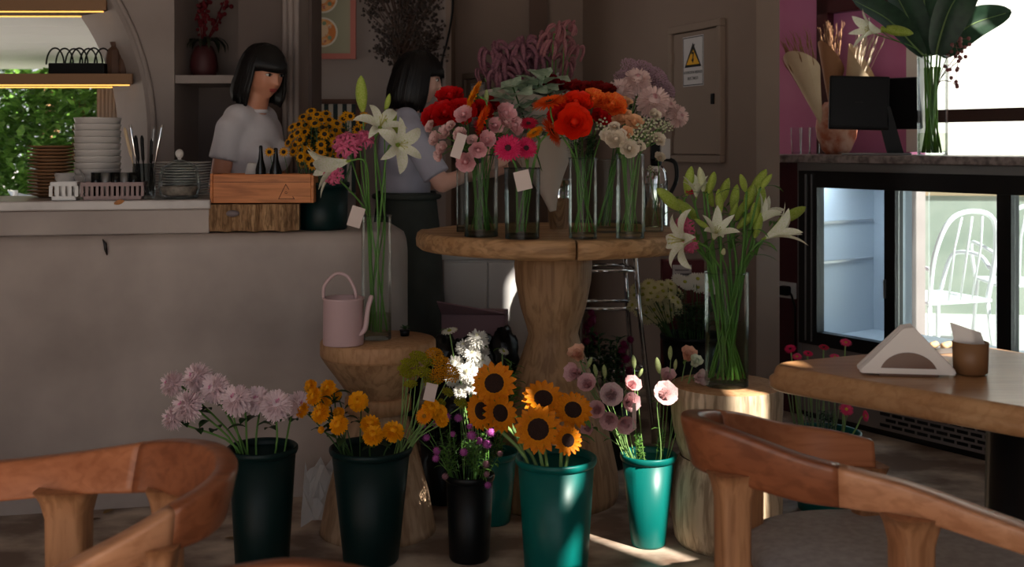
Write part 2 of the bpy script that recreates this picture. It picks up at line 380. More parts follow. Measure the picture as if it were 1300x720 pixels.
# frame and sliding panes
m = MB()
m.box((-.375, -.02, .345), (-.27, .03, 1.135)); m.box((-.27, -.02, 1.06), (1.7, .03, 1.135)); m.box((-.27, -.02, .345), (1.7, .03, .405)); m.box((.098, -.025, .405), (.152, .03, 1.06)); m.box((.62, -.025, .405), (.68, .03, 1.06)); m.box((1.6, -.02, .405), (1.7, .03, 1.06))
m.build('door_frame', 'black_metal', t)
m = MB(); m.box((-.335, -.026, .36), (-.33, -.02, 1.12)); m.box((-.3, -.026, .36), (-.297, -.02, 1.12)); m.build('slide_rail', 'steel', t)
for x0, x1 in ((-.27, .098), (.152, .62), (.68, 1.6)):
    m = MB(); m.box((x0, .0, .405), (x1, .006, 1.06)); m.build('pane', 'fridge_glass', t)
mat('liner', (205, 212, 220), .45, metal=.25)
m = MB(); m.box((-.375, .5, .345), (-.18, .55, 1.135)); m.box((-.375, .03, .345), (-.36, .5, 1.135)); m.box((-.2, .46, .345), (-.18, .55, 1.135)); m.box((-.36, .03, .345), (1.7, .55, .36)); m.build('liner', 'liner', t)
for z in (.70, .885):
    m = MB(); m.box((-.36, .06, z), (-.345, .48, z+.012)); m.build('shelf_support', 'steel', t)
m = MB(); m.box((.098, -.032, .6), (.106, -.025, .68)); m.build('door_lock', 'steel', t)
ll = bpy.data.lights.new('fridge_fill', 'AREA'); ll.shape = 'RECTANGLE'; ll.size = .5; ll.size_y = .05; ll.energy = 3.2; ll.color = (.85, .93, 1)  # fill light added to whiten the fridge interior, no source seen there
lo = link('fridge_fill', ll, t, (-.1, .12, 1.12), (0, 0, 0))
# socket on burgundy panel
t = thing('wall_socket', 'white wall socket with black plug on the burgundy panel', 'socket', (Q0[0], Q0[1], 0), UA)
m = MB(); m.box((-.535, .006, .535), (-.42, .02, .61), bev=.004); m.build('plate', 'plastic_white', t)
m = MB(); m.box((-.49, -.03, .55), (-.44, .006, .595), bev=.008); m.tube([(-.44, -.02, .572), (-.42, -.02, .56), (-.4, -.015, .5), (-.405, -.01, .3)], .005); m.build('plug', 'black_plastic', t)
# outdoors seen through the window and the arch
def white_chair(i, label, x, y, rz):
    t = thing('garden_chair', label, 'chair', (x, y, -.06), rz, None)
    m = MB(); m.box((-.22, -.22, .43), (.22, .22, .45), bev=.008); m.build('seat', 'white_metal', t)
    m = MB(); m.tube(catmull([(-.2, .2, .44), (-.21, .25, .7), (-.15, .3, .9), (0, .31, .95), (.15, .3, .9), (.21, .25, .7), (.2, .2, .44)], 5), .014, 8); m.build('back_frame', 'white_metal', t)
    for k in (-1, 0, 1):
        m = MB(); m.tube([(k*.08, .21, .44), (k*.09, .27, .75), (k*.07, .305, .92)], .007, 6); m.build('back_spindle', 'white_metal', t)
    for sx in (-1, 1):
        m = MB(); m.tube(catmull([(sx*.2, .22, .62), (sx*.27, .05, .68), (sx*.26, -.15, .66), (sx*.22, -.2, .45)], 5), .012, 8); m.build('armrest', 'white_metal', t)
        for sy in (-1, 1):
            m = MB(); m.tube([(sx*.2, sy*.2, .44), (sx*.23, sy*.24, 0)], .012, 8); m.build('leg', 'white_metal', t)
white_chair(0, 'white metal garden chair outside, seen through the left of fridge glass', 2.42, 6.55, R(200))
white_chair(1, 'white metal garden chair outside, seen through the right of fridge glass', 3.08, 5.95, R(150))
white_chair(2, 'white metal garden chair farthest out behind the fridge glass', 3.25, 7.3, R(175))
t = thing('white_backdrop', 'added white building wall across the terrace beyond the window', 'backdrop', (3.9, 10.6, 0), R(-8))  # white wall added outside so the window view burns out
m = MB(); m.box((-3.2, 0, -.06), (5, .3, 5)); m.build('wall', 'white_paint', t)
t = thing('low_wall', 'low grey-green garden wall outside behind the white chairs', 'wall', (3.4, 8.9, 0), R(-8))
m = MB(); m.box((-2.2, 0, -.06), (3, .2, .86)); m.build('body', mat('wall_greygreen', (128, 134, 122), .8, (150, 152, 140), ns=3), t)
m = MB(); m.box((-2.22, -.03, .862), (3, .23, .9)); m.build('coping', mat('coping', (150, 126, 98), .7), t)
t = thing('garden_table', 'white round garden table outside behind the fridge glass', 'table', (2.6, 8.4, -.06))
m = MB(); m.lathe([(.4, .7), (.41, .71), (.4, .73), (0.001, .73)], 24); m.build('tabletop', 'white_metal', t)
m = MB(); m.lathe([(.22, 0), (.2, .03), (.04, .06), (.035, .7)], 16); m.build('pedestal', 'white_metal', t)
# ------------------------------------------------------------------ wooden pieces
def wobf(k, ph): return lambda a, z: 1+k*(math.sin(2*a+ph)+.6*math.sin(3*a+ph*2)+.4*math.sin(5*a+ph*3))
# big round table
t = thing('display_table', 'round live-edge slab table on a carved log pedestal, crowded with vases', 'table', (.145, 4.05, 0))
def slab(a0, a1, R0, name, dz=0):
    m = MB(); n = 28; rows = []; wb = wobf(.012, 1.3)
    for (k, z) in ((.965, .888), (.995, .9), (1.0, .925), (.99, .943), (.97, .95)):
        rows.append([((R0*k*wb(a0+(a1-a0)*i/n, 0))*math.cos(a0+(a1-a0)*i/n), (R0*k*wb(a0+(a1-a0)*i/n, 0))*math.sin(a0+(a1-a0)*i/n), z+dz) for i in range(n+1)])
    i0 = m.grid(rows, 0, True); N = n+1
    c = m.add([(0, 0, .95+dz), (0, 0, .888+dz)])
    for i in range(n): m.face((i0+4*N+i, i0+4*N+i+1, c)); m.face((i0+i+1, i0+i, c+1))
    for e, fl in ((0, False), (n, True)):
        idx = [c+1]+[i0+k*N+e for k in range(5)]+[c]; m.face(idx if not fl else idx[::-1])
    return m.build(name, 'slab', t)
cr = R(-83)
slab(cr+.012, cr+R(147), .48, 'slab'); slab(cr+R(147)+.006, cr+R(259), .474, 'slab', -.003); slab(cr+R(259)+.006, cr+2*math.pi-.004, .478, 'slab', .002)
m = MB(); m.lathe([(.1, .862), (.165, .858), (.185, .873), (.18, .884)], 24, c=(-.03, -.02, 0), wob=wobf(.03, 2)); m.build('flange', 'slab', t)
m = MB(); m.lathe([(.225, 0), (.232, .03), (.226, .1), (.205, .2), (.165, .36), (.125, .47), (.096, .555), (.088, .585), (.094, .61), (.116, .68), (.134, .77), (.138, .83), (.134, .862)], 36, wob=wobf(.012, .4)); m.build('pedestal', 'log_mid', t)
# hourglass stool on the left
t = thing('hourglass_stool', 'hourglass shaped solid wood stool holding the pink watering can', 'stool', (-.436, 3.72, 0))
m = MB(); m.lathe([(.182, .566), (.186, .575), (.186, .614), (.182, .62), (0.001, .62)], 40, wob=wobf(.006, 1)); m.build('seat', 'log_end', t)
m = MB(); m.lathe([(.09, .435), (.1, .45), (.175, .555), (.181, .566)], 40, cap=(False, False), wob=wobf(.004, 1)); m.build('upper_cone', 'log_mid', t)
m = MB(); m.lathe([(.094, .385), (.108, .39), (.108, .432), (.096, .438)], 36); m.build('waist_ring', 'log_end', t)
m = MB(); m.lathe([(.188, 0), (.184, .02), (.165, .12), (.12, .29), (.09, .384)], 40, wob=wobf(.004, 2)); m.build('lower_cone', 'log_pale', t)
# log stool on the right
t = thing('log_stool', 'pale waisted log stool carrying the tall vase of green lilies', 'stool', (.676, 3.6, 0))
m = MB(); m.lathe([(.15, .0), (.163, .02), (.172, .08), (.173, .15), (.168, .2), (.158, .25), (.146, .275)], 40, wob=wobf(.01, 3.1), cap=(True, False)); m.build('lower_drum', 'log_grey', t)
m = MB(); m.lathe([(.142, .276), (.155, .31), (.168, .37), (.174, .42), (.175, .47), (.172, .497)], 40, wob=wobf(.01, 3.1), cap=(False, False)); m.build('upper_drum', 'log_grey', t)
m = MB(); m.lathe([(.172, .4965), (.165, .5), (.001, .5)], 40, wob=wobf(.01, 3.1), cap=(False, False)); m.build('top_face', 'log_end', t)
# dining table at right
t = thing('dining_table', 'honey brown wooden dining table with rounded corner at the right edge', 'table', (.60, 2.64, 0))
def rc(P, rads, n=8):
    out = []
    for i, p in enumerate(P):
        p = Vector(p); a = Vector(P[i-1]); b = Vector(P[(i+1) % len(P)]); r = rads[i]
        d1 = (a-p).normalized(); d2 = (b-p).normalized(); q0 = p+d1*r; q1 = p+d2*r
        for k in range(n+1):
            u = k/n; out.append(tuple(q0*(1-u)**2+p*2*u*(1-u)+q1*u*u))
    return out
TP = [(-.05, -.012), (.43, -.54), (.82, -.13), (.57, .265)]
m = MB(); rows = []
def inset(P, k):
    c = Vector((.46, -.1)); return [tuple(Vector(p)+(c-Vector(p)).normalized()*k) for p in P]
base = rc(TP, [.1, .1, .1, .1])
for k, z in ((.012, .693), (.004, .697), (0, .703), (0, .72), (.004, .724), (.01, .727), (.012, .735), (.016, .744), (.024, .749), (.03, .75)):
    rows.append([(p[0], p[1], z) for p in inset(base, k)])
i0 = m.grid(rows, 0, True, True); n = len(base); m.face([i0+9*n+k for k in range(n)]); m.face([i0+k for k in range(n)][::-1])
m.build('tabletop', 'oak_table', t)
m = MB(); m.lathe([(.24, 0), (.24, .02), (.06, .05), (.05, .66), (.2, .69)], 28, c=(.50, -.12, 0)); m.build('pedestal', 'black_metal', t)
# horseshoe chairs
def chair(label, P, legs, seat, third=False):
    """P: rail stations (px, py, D, height, width); legs: (px, py, D, r) under the rail; seat: centre, radii"""
    cx = seat[0]; t = thing('dining_chair', label, 'chair', (cx[0], cx[1], 0)); o = Vector((cx[0], cx[1], 0))
    pts = [at(p[0], p[1], p[2])-o for p in P]; K = 6
    path = catmull(pts, K); n = len(path)
    hs = catmull([(p[3], p[4], 0) for p in P], K)
    cen = sum((p for p in path), Vector())/n
    def ring(i):
        p = path[i]; tg = (path[min(i+1, n-1)]-path[max(i-1, 0)]).normalized()
        side = Vector((tg.y, -tg.x, 0)).normalized(); up = Vector((0, 0, 1)); lean = .12
        h, w_ = hs[i].x/2, hs[i].y/2; r = []
        for k in range(16):
            a = 2*math.pi*k/16; ca, sa = math.cos(a), math.sin(a)
            x = math.copysign(abs(ca)**.32, ca)*w_; z = math.copysign(abs(sa)**.32, sa)*h
            out = side if (p-cen).dot(side) > 0 else -side
            r.append(p+side*x+up*z+out*(z*lean*2))
        return r
    def seg(i0, i1, name, mt):
        m = MB(); m.grid([ring(i) for i in range(i0, i1+1)], 0, True, True); k = len(m.v)
        m.face(list(range(16))[::-1]); m.face(list(range(k-16, k))); return m.build(name, mt, t)
    a, b = int(n*.3), int(n*.72)
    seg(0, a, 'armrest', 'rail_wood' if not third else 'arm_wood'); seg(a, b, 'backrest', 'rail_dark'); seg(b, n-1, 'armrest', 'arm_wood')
    for (px, py, D, r) in legs:
        top = at(px, py, D)-o; m = MB(); d = Vector((top.x, top.y, 0))*.0
        rows = []
        yaw = math.atan2(path[n//2].y, path[n//2].x)
        for z_, k_ in ((top.z, 1.5), (top.z-.02, 1.22), (top.z-.05, 1.02), (top.z*.5, .95), (0, .75)):
            rows.append([(top.x+r*k_*1.05*(math.copysign(abs(math.cos(a))**.4, math.cos(a))*math.cos(yaw)-math.copysign(abs(math.sin(a))**.4, math.sin(a))*math.sin(yaw)), top.y+r*k_*(math.copysign(abs(math.cos(a))**.4, math.cos(a))*math.sin(yaw)+math.copysign(abs(math.sin(a))**.4, math.sin(a))*math.cos(yaw)), z_) for a in [2*math.pi*q/20 for q in range(20)]])
        m.grid(rows, 0, True, True); m.face(list(range(20))); m.face(list(range(80, 100))); m.build('leg', 'leg_wood', t)
    rx, ry = seat[1]; z = seat[2]
    m = MB(); q = lambda a, z_: 1
    sup = [(math.copysign(abs(math.cos(2*math.pi*k/40))**.7, math.cos(2*math.pi*k/40)), math.copysign(abs(math.sin(2*math.pi*k/40))**.7, math.sin(2*math.pi*k/40))) for k in range(40)]
    def prow(f, z_): return [(rx*f*c[0], ry*f*c[1], z_) for c in sup]
    i0 = m.grid([prow(.93, z-.06), prow(.99, z-.05), prow(1, z-.03), prow(.98, z-.012), prow(.9, z-.002), prow(.6, z+.004), prow(.01, z+.006)], 0, True, True)
    m.build('seat', 'cushion', t)
    m = MB(); i0 = m.grid([prow(.9, z-.11), prow(.92, z-.061)], 0, True, True); m.face([i0+k for k in range(40)][::-1]); m.face([i0+40+k for k in range(40)]); m.build('seat_frame', 'rail_dark', t)
    return t
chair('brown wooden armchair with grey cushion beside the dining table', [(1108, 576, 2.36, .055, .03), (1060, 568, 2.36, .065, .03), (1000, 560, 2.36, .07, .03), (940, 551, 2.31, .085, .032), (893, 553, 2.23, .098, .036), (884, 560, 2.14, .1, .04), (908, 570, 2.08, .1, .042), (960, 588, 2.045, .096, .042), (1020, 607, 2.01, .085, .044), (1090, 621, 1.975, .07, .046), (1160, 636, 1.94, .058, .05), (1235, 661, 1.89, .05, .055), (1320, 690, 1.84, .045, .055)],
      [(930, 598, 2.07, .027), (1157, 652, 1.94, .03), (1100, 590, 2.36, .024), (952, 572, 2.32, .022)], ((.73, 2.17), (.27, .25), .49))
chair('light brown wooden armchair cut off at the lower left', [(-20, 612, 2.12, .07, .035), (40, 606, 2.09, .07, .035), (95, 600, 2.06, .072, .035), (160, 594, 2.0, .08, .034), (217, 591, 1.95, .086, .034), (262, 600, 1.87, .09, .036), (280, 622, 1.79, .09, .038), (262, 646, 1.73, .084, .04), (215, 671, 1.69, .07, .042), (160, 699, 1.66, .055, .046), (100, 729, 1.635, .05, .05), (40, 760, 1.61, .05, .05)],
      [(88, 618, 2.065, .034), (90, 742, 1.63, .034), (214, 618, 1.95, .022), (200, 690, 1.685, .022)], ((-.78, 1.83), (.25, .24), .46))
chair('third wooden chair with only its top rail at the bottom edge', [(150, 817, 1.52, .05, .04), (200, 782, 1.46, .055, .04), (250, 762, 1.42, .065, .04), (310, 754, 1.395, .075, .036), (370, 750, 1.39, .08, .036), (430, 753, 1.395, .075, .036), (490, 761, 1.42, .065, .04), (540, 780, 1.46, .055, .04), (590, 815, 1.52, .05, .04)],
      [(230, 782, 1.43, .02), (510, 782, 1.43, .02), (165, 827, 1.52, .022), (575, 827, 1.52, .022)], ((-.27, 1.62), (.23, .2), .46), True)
try: sc.cycles.transparent_max_bounces = 32
except Exception: pass
# ------------------------------------------------------------------ vessels
def vase(label, loc, r0, r1, h, wh, gm='glass', name='glass_vase', grp=None):
    t = thing(name, label, 'vase', loc, 0, grp)
    m = MB(); m.lathe([(r0, 0), (r0, .004), (r0+(r1-r0)*.5, h*.5), (r1, h)], 36, cap=(True, False)); m.build('wall', gm, t)
    m = MB(); m.lathe([(r0*.97, .002), (r0*.98, .014), (r0*.9, .017), (.001, .012)], 36, cap=(True, False)); m.build('thick_base', gm, t)
    pts = [(r1*math.cos(2*math.pi*k/36), r1*math.sin(2*math.pi*k/36), h) for k in range(37)]
    m = MB(); m.tube(pts, .0022, 6, cap=False); m.build('rim', gm, t)
    if wh:
        q = r0+(r1-r0)*wh/h
        m = MB(); m.lathe([(r0*.965, .016), (q*.965, wh), (.001, wh)], 36, cap=(True, False)); m.build('water', 'water', t)
    return t
VS = {}
def put(key, label, px, py, D, dia, hpx, wf, gm='glass', taper=1, z=None):
    p = at(px, py, D)
    if z is not None: p.z = z
    h = pxl(hpx, D); vase(label, p, dia/2*taper, dia/2, h, h*wf, gm); VS[key] = (p, dia/2*taper, dia/2, h)
put('left', 'tall slim glass vase of white lilies on the hourglass stool', 478, 421, 3.72, pxl(38, 3.7), 156, .2, z=.622)
put('right', 'wide cylindrical glass vase of lily buds on the log stool', 922.5, 484, 3.57, pxl(55, 3.57), 143, .55, z=.502)
TZ = .951
put('v1', 'grey glass vase of pink carnations on the left of the display table', 611, 300, 3.75, pxl(43, 3.75), 104, .24, 'glass_grey', z=TZ)
put('v2', 'smoky tapered glass vase of magenta gerberas on the display table', 663, 305, 3.66, pxl(46, 3.66), 90, .22, 'glass_grey', .95, z=TZ)
put('v3', 'clear cylinder vase of orange ranunculus on the display table', 740, 303, 3.68, pxl(36, 3.68), 102, .14, z=TZ)
put('v4', 'clear cylinder vase of white spray roses on the display table', 800, 302, 3.7, pxl(36, 3.7), 106, .17, z=TZ)
put('v5', 'clear vase between the ranunculus and rose vases, set back', 771, 296, 3.95, pxl(34, 3.95), 92, .12, z=TZ)
put('v6', 'clear vase in front of the chrome flask on the display table', 829, 296, 3.98, pxl(26, 3.98), 60, .5, z=TZ)
put('v7', 'narrow dark glass vase behind the carnation vase', 587, 296, 3.95, pxl(15, 3.95), 92, .1, 'glass_grey', z=TZ)
def bucket(key, label, px, D, rim_y, w, base, mt, z0=0, handle=False, py=None):
    x = gx(px, D); zr = CAMZ-(rim_y-HOR)/FPX*D; h = zr-z0; r = pxl(w, D)/2; rb = r*base
    t = thing('flower_bucket', label, 'bucket', (x, D, z0))
    lip = r*.93
    m = MB(); m.lathe([(rb*.94, 0), (rb, .008), (lip, h-.02), (lip-.004, h-.02), (rb-.004, .012), (.001, .012)], 40, cap=(True, False)); m.build('body', mt, t)
    m = MB(); m.lathe([(lip-.002, h-.024), (r*.97, h-.02), (r, h-.012), (r*.995, h-.003), (r*.96, h), (lip-.004, h-.004), (lip-.006, h-.02)], 40, cap=(False, False)); m.build('rim', mt, t)
    VS[key] = (Vector((x, D, z0)), rb, r, h); return t
bucket('b1', 'dark green bucket of pale pink chrysanthemums behind the left chair', 333, 3.36, 566, 90, .74, 'bucket_green')
bucket('b2', 'dark green bucket of yellow flowers in front of the hourglass stool', 471, 3.44, 566, 106, .66, 'bucket_green')
bucket('b3', 'small near-black bucket of purple globe flowers beside the sunflowers', 596, 3.46, 600, 64, .8, 'bucket_black')
bucket('b4', 'teal bucket of white flowers half hidden behind the purple ones', 624, 3.8, 572, 68, .7, 'bucket_teal')
bucket('b5', 'large teal bucket of sunflowers at the front of the row', 706, 3.28, 579, 104, .76, 'bucket_teal')
bucket('b6', 'small teal bucket of pink lisianthus standing in the sunlight', 823, 3.58, 575, 72, .6, 'bucket_teal')
bucket('b7', 'teal bucket of pink gerberas under the dining table', 1047, 3.92, 547, 92, .72, 'bucket_teal')
bucket('b0', 'dark bucket behind the purple flowers, beside the hourglass stool', 562, 4.02, 553, 62, .75, 'bucket_black')
bucket('bd', 'tall black bucket of cream daisies behind the lily vase', 880, 4.9, 424, 84, .72, 'bucket_black')
bucket('bm', 'black bucket of dark magenta stems behind the table pedestal', 770, 4.45, 505, 66, .75, 'bucket_black')
s_, v_ = .80, .2
pc = csur(.80, .17)
bucket('bc', 'dark green bucket of little yellow daisies standing on the counter', 410, pc.y, 231, 68, .9, 'bucket_green', z0=.941)
# metal pail on the table
p = at(709, 290, 4.1); p.z = TZ
t = thing('metal_pail', 'small shiny metal pail standing between the table vases', 'pail', p)
m = MB(); m.lathe([(.03, 0), (.032, .003), (.044, .11), (.046, .113), (.044, .118), (.046, .122), (.0435, .127), (.049, .175), (.052, .178), (.049, .18), (.046, .17), (.031, .006)], 32); m.build('body', 'chrome', t)
# chrome flask with handle and white lid block
p = at(833, 290, 4.26); p.z = TZ
t = thing('chrome_flask', 'chrome vacuum flask at the right rear of the display table', 'flask', p)
m = MB(); m.lathe([(.042, 0), (.044, .005), (.044, .17), (.04, .2), (.028, .222), (.018, .228)], 32); m.build('body', 'chrome', t)
m = MB(); m.lathe([(.02, .226), (.022, .24), (.022, .25)], 20); m.box((-.02, -.02, .25), (.012, .02, .31)); m.build('neck', 'black_plastic', t)
m = MB(); m.box((.013, -.025, .25), (.05, .025, .325), bev=.004); m.build('lid_lever', 'white_ceramic', t)
m = MB(); m.tube(catmull([(.03, 0, .25), (.07, 0, .235), (.075, 0, .17), (.046, 0, .11)], 5), .008, 8); m.build('handle', 'black_plastic', t)
# watering can
p = at(436, 432, 3.62); p.z = .621
t = thing('watering_can', 'pale pink metal watering can on the hourglass stool', 'watering can', p)
m = MB(); m.lathe([(.063, 0), (.065, .004), (.063, .14), (.066, .145), (.064, .149), (.06, .146), (.058, .02), (.001, .02)], 36, cap=(True, False)); m.build('body', 'can_pink', t)
m = MB(); m.tube(catmull([(-.062, 0, .142), (-.06, 0, .185), (-.025, 0, .222), (.012, 0, .215), (.035, 0, .175), (.04, 0, .142)], 6), .0055, 8); m.build('handle', 'can_pink', t)
m = MB(); m.tube(catmull([(.045, -.03, .03), (.07, -.02, .05), (.078, -.01, .11), (.09, 0, .155)], 5), [.008]*15+[.005], 8); m.build('spout', 'can_pink', t)
p = at(514, 416, 3.78); p.z = .621
t = thing('succulent_pot', 'tiny dark potted succulent behind the tall vase on the hourglass stool', 'plant', p)
m = MB(); m.lathe([(.014, 0), (.018, .02), (.015, .02), (.001, .018)], 14, cap=(True, False)); m.build('pot', 'bucket_black', t)
m = MB()
for k in range(10): m.petal(k*2.4, .02, .009, 70-k*4, 50-k*4, .001, .02, 3, .3, tip=.2)
leafm('succulent', (52, 84, 50)); m.build('leaves', 'succulent', t)
# ------------------------------------------------------------------ crate on rough log, things on the counter
pc = csur(.545, .12)
t = thing('log_block', 'rough bark-edged log block under the wooden crate', 'log', (gx(320, pc.y-.05), pc.y+.02, .941), R(7))
m = MB(); rows = []
for j in range(49):
    x = -.158+.00658*j; f = .072+.010*math.sin(j*.36)+.006*math.sin(j*.85)+rnd.uniform(-.0035, .0035); zb = .002+.004*abs(math.sin(j*.21+1))
    rows.append([(x, -f-.012, zb), (x, -f-.018-rnd.uniform(0, .004), .05), (x, -f-.012, .100), (x, .08, .1045), (x, .085, .002)])
m.grid(rows, 0, False, True); m.face([0, 1, 2, 3, 4][::-1]); k = len(m.v)-5; m.face([k, k+1, k+2, k+3, k+4]); m.build('block', 'bark_log', t)
m = MB(); m.ball((-.075, -.088, .068), (.026, .012, .012), 10, 6); m.build('knot', mat('knot_grey', (120, 108, 110), .7), t)
B0 = Vector((gx(326, 4.0), pc.y+.01, 1.0465))
t = thing('wooden_crate', 'orange-brown wooden crate stamped with a triangle, on the log block', 'crate', B0, R(4))
W_, D_, H_ = .172, .085, .102
for nm, lo, hi in (('board', (-W_, -D_, 0), (W_, -D_+.012, H_)), ('board', (-W_, D_-.012, 0), (W_, D_, H_)), ('board', (-W_-.01, -D_-.004, .0), (-W_, D_, H_+.002)), ('board', (W_, -D_-.004, 0), (W_+.01, D_, H_-.004)), ('board', (-W_, -D_+.012, 0), (W_, D_-.012, .01))):
    m = MB(); m.box(lo, hi, bev=.002); m.build(nm, 'crate_wood', t)
m = MB(); m.box((-W_, -D_-.002, H_-.029), (W_, -D_-.0005, H_-.027)); m.build('groove', mat('groove_brown', (120, 66, 34), .6), t)
m = MB(); tri = [(.058, .014), (.113, .014), (.083, .066)]
def barxz(mb, p, q, wd, y0, y1):
    d = Vector((q[0]-p[0], 0, q[1]-p[1])).normalized()*wd; nn = Vector((-d.z, 0, d.x)); P = [Vector((p[0], 0, p[1])), Vector((q[0], 0, q[1]))]
    c = [P[0]-d+nn, P[0]-d-nn, P[1]+d-nn, P[1]+d+nn]
    i = mb.add([(v.x, y0, v.z) for v in c]+[(v.x, y1, v.z) for v in c]); mb.face((i, i+1, i+2, i+3))
    for k in range(4): mb.face((i+k, i+4+k, i+4+(k+1) % 4, i+(k+1) % 4))
barxz(m, tri[0], tri[1], .0011, -D_-.0012, -D_+.001); barxz(m, tri[0], tri[2], .0011, -D_-.0012, -D_+.001); barxz(m, tri[2], (.094, .048), .0011, -D_-.0012, -D_+.001); barxz(m, (.108, .022), tri[1], .0011, -D_-.0012, -D_+.001)
for a, b in (((.079, .036), (.085, .033)), ((.085, .033), (.09, .036)), ((.082, .04), (.086, .039))): barxz(m, a, b, .0009, -D_-.0012, -D_+.001)
m.build('stamp', mat('stamp_brown', (66, 32, 16), .7), t)
def bottle(label, px, top, mt, r=.012):
    p = at(px, 222, B0.y+.0); h = pxl(222-top, B0.y)+.085; p.z = 1.0575
    t = thing('bottle', label, 'bottle', p)
    m = MB(); m.lathe([(r*1.5, 0), (r*1.6, .01), (r*1.6, h*.55), (r*.8, h*.75), (r*.55, h*.9), (r*.55, h*.98), (r*.3, h)], 16); m.build('glass_body', mt, t)
mat('bottle_dark', (10, 12, 12), .2)
bottle('dark bottle with pointed neck standing in the wooden crate, left one', 331, 184, 'bottle_dark'); bottle('dark bottle standing in the wooden crate, right one', 350, 187, 'bottle_dark', .014)
p = at(321, 222, B0.y+.03); p.z = 1.0575
t = thing('white_pot', 'small white round pot in the wooden crate beside dark bottles', 'pot', p); m = MB(); m.lathe([(.018, 0), (.03, .03), (.028, .09), (.02, .125), (.014, .13)], 18); m.build('body', 'white_ceramic', t)
# --- items on the marble shelf
def shelf(px, v):   # point on the marble shelf under image column px, v metres behind the counter front
    s = -.5
    for _ in range(30):
        q = csur(s, v, 1.061); s += ((px-650)/FPX*q.y-q.x)*.9
    return csur(s, v, 1.061)
p = shelf(124, .3); m = MB(); r = pxl(58, p.y)/2
m.lathe([(r*.6, 0), (r*.63, .004), (r*.93, .012), (r*.98, .03), (r, .033), (r*.985, .034), (r*.9, .014), (.001, .006)], 36, cap=(True, False))
bowl = m.mesh('bowl', 'white_ceramic')
nb = 12; dz = (pxl(101, p.y)-.034)/(nb-1)
for k in range(nb):
    tag(link('bowl', bowl, None, p+Vector((rnd.uniform(-.001, .001), 0, k*dz)), (0, 0, k)), 'white bowl, '+stack_word(k, nb)+' in the tall stack on marble shelf', 'bowl', 'white bowls stacked on the marble shelf')
p = shelf(66, .36); r = .085
m = MB(); m.lathe([(r*.55, 0), (r*.6, .003), (r, .012), (r, .0145), (r*.6, .006), (.001, .005)], 32, cap=(True, False)); plate = m.mesh('plate', mat('plate_brown', (132, 96, 66), .45))
for k in range(15): tag(link('plate', plate, None, p+Vector((0, 0, k*.0125))), 'brown plate, '+stack_word(k, 15)+' in the stack at far left', 'plate', 'brown plates stacked at the left')
p = shelf(231, .32); r = pxl(72, p.y)/2
m = MB(); m.lathe([(r*.55, 0), (r*.6, .003), (r, .009), (r, .011), (r*.6, .005), (.001, .004)], 32, cap=(True, False)); plate = m.mesh('plate', 'white_ceramic')
for k in range(13): tag(link('plate', plate, None, p+Vector((0, 0, k*.0098))), 'white plate, '+stack_word(k, 13)+' in the stack behind glass jar', 'plate', 'white plates stacked behind the jar')
p = shelf(228, .135); t = thing('glass_jar', 'round lidded glass jar with a ball knob on the marble shelf', 'jar', p)
m = MB(); m.lathe([(.06, 0), (.068, .01), (.074, .05), (.07, .085), (.062, .1)], 32, cap=(True, False)); m.build('wall', 'glass', t)
m = MB(); m.lathe([(.064, .1), (.066, .106), (.05, .122), (.02, .136), (.009, .14), (.001, .141)], 32, cap=(False, False)); l_ = m.build('lid', 'glass', t)
m = MB(); m.ball((0, 0, .16), (.015, .015, .017), 14, 8); m.lathe([(.008, .138), (.006, .146)], 12); m.build('knob', 'white_ceramic', l_)
m = MB(); m.lathe([(.055, .012), (.064, .04), (.05, .045), (.001, .043)], 20, cap=(True, False), wob=wobf(.04, 1)); m.build('contents', mat('nuts', (150, 136, 126), .7, (110, 98, 90), ns=70), t)
def basket(label, px, v, wpx, hpx, mt, n):
    p = shelf(px, v); w2 = pxl(wpx, p.y)/2; h = pxl(hpx, p.y); d = .055
    t = thing('plastic_basket', label, 'basket', p, CA)
    m = MB(); m.box((-w2*.9, -d*.9, 0), (w2*.9, d*.9, .006)); 
    for z0, z1, k in ((.006, h*.22, .92), (h*.78, h, 1.0)):
        for lo, hi in (((-w2*k, -d*k), (w2*k, -d*k+.004)), ((-w2*k, d*k-.004), (w2*k, d*k)), ((-w2*k, -d*k), (-w2*k+.004, d*k)), ((w2*k-.004, -d*k), (w2*k, d*k))): m.box((lo[0], lo[1], z0), (hi[0], hi[1], z1))
    m.build('frame', mt, t)
    for k in range(n+1):
        m = MB(); x = -w2*.95+1.9*w2*k/n; wd = w2*.95/n*.55
        for y in (-d*.96, d*.92):
            m = MB(); m.box((x-wd, y, h*.2), (x+wd, y+.004, h*.8)); m.build('slat', mt, t)
    return p
basket('white slotted plastic basket at the left edge of the marble shelf', 84, .12, 32, 23, 'plastic_white', 4)
pb = basket('mauve slotted plastic basket of small cups on the marble shelf', 145, .12, 76, 22, 'plastic_mauve', 12)
for i, px in enumerate((122, 134, 147, 158, 170)):
    q = shelf(px, .12); q.z += .0065; t = thing('small_tumbler', f'small dark glass tumbler in the mauve basket, {place_word(i, 5)}', 'tumbler', q, 0, 'tumblers in the mauve basket')
    m = MB(); m.lathe([(.011, 0), (.016, .05), (.0175, .088), (.015, .086), (.001, .02)], 14, cap=(True, False)); m.build('body', 'steel_dull' if i % 2 else 'bottle_dark', t)
q = shelf(108, .2); t = thing('ladle', 'metal ladle leaning beside the mauve basket', 'ladle', q); m = MB(); m.tube([(0, 0, .01), (.0, 0, .07), (-.02, .0, .105)], .003, 6); m.ball((0, 0, .012), (.014, .014, .012), 10, 6); m.build('body', 'steel_dull', t)
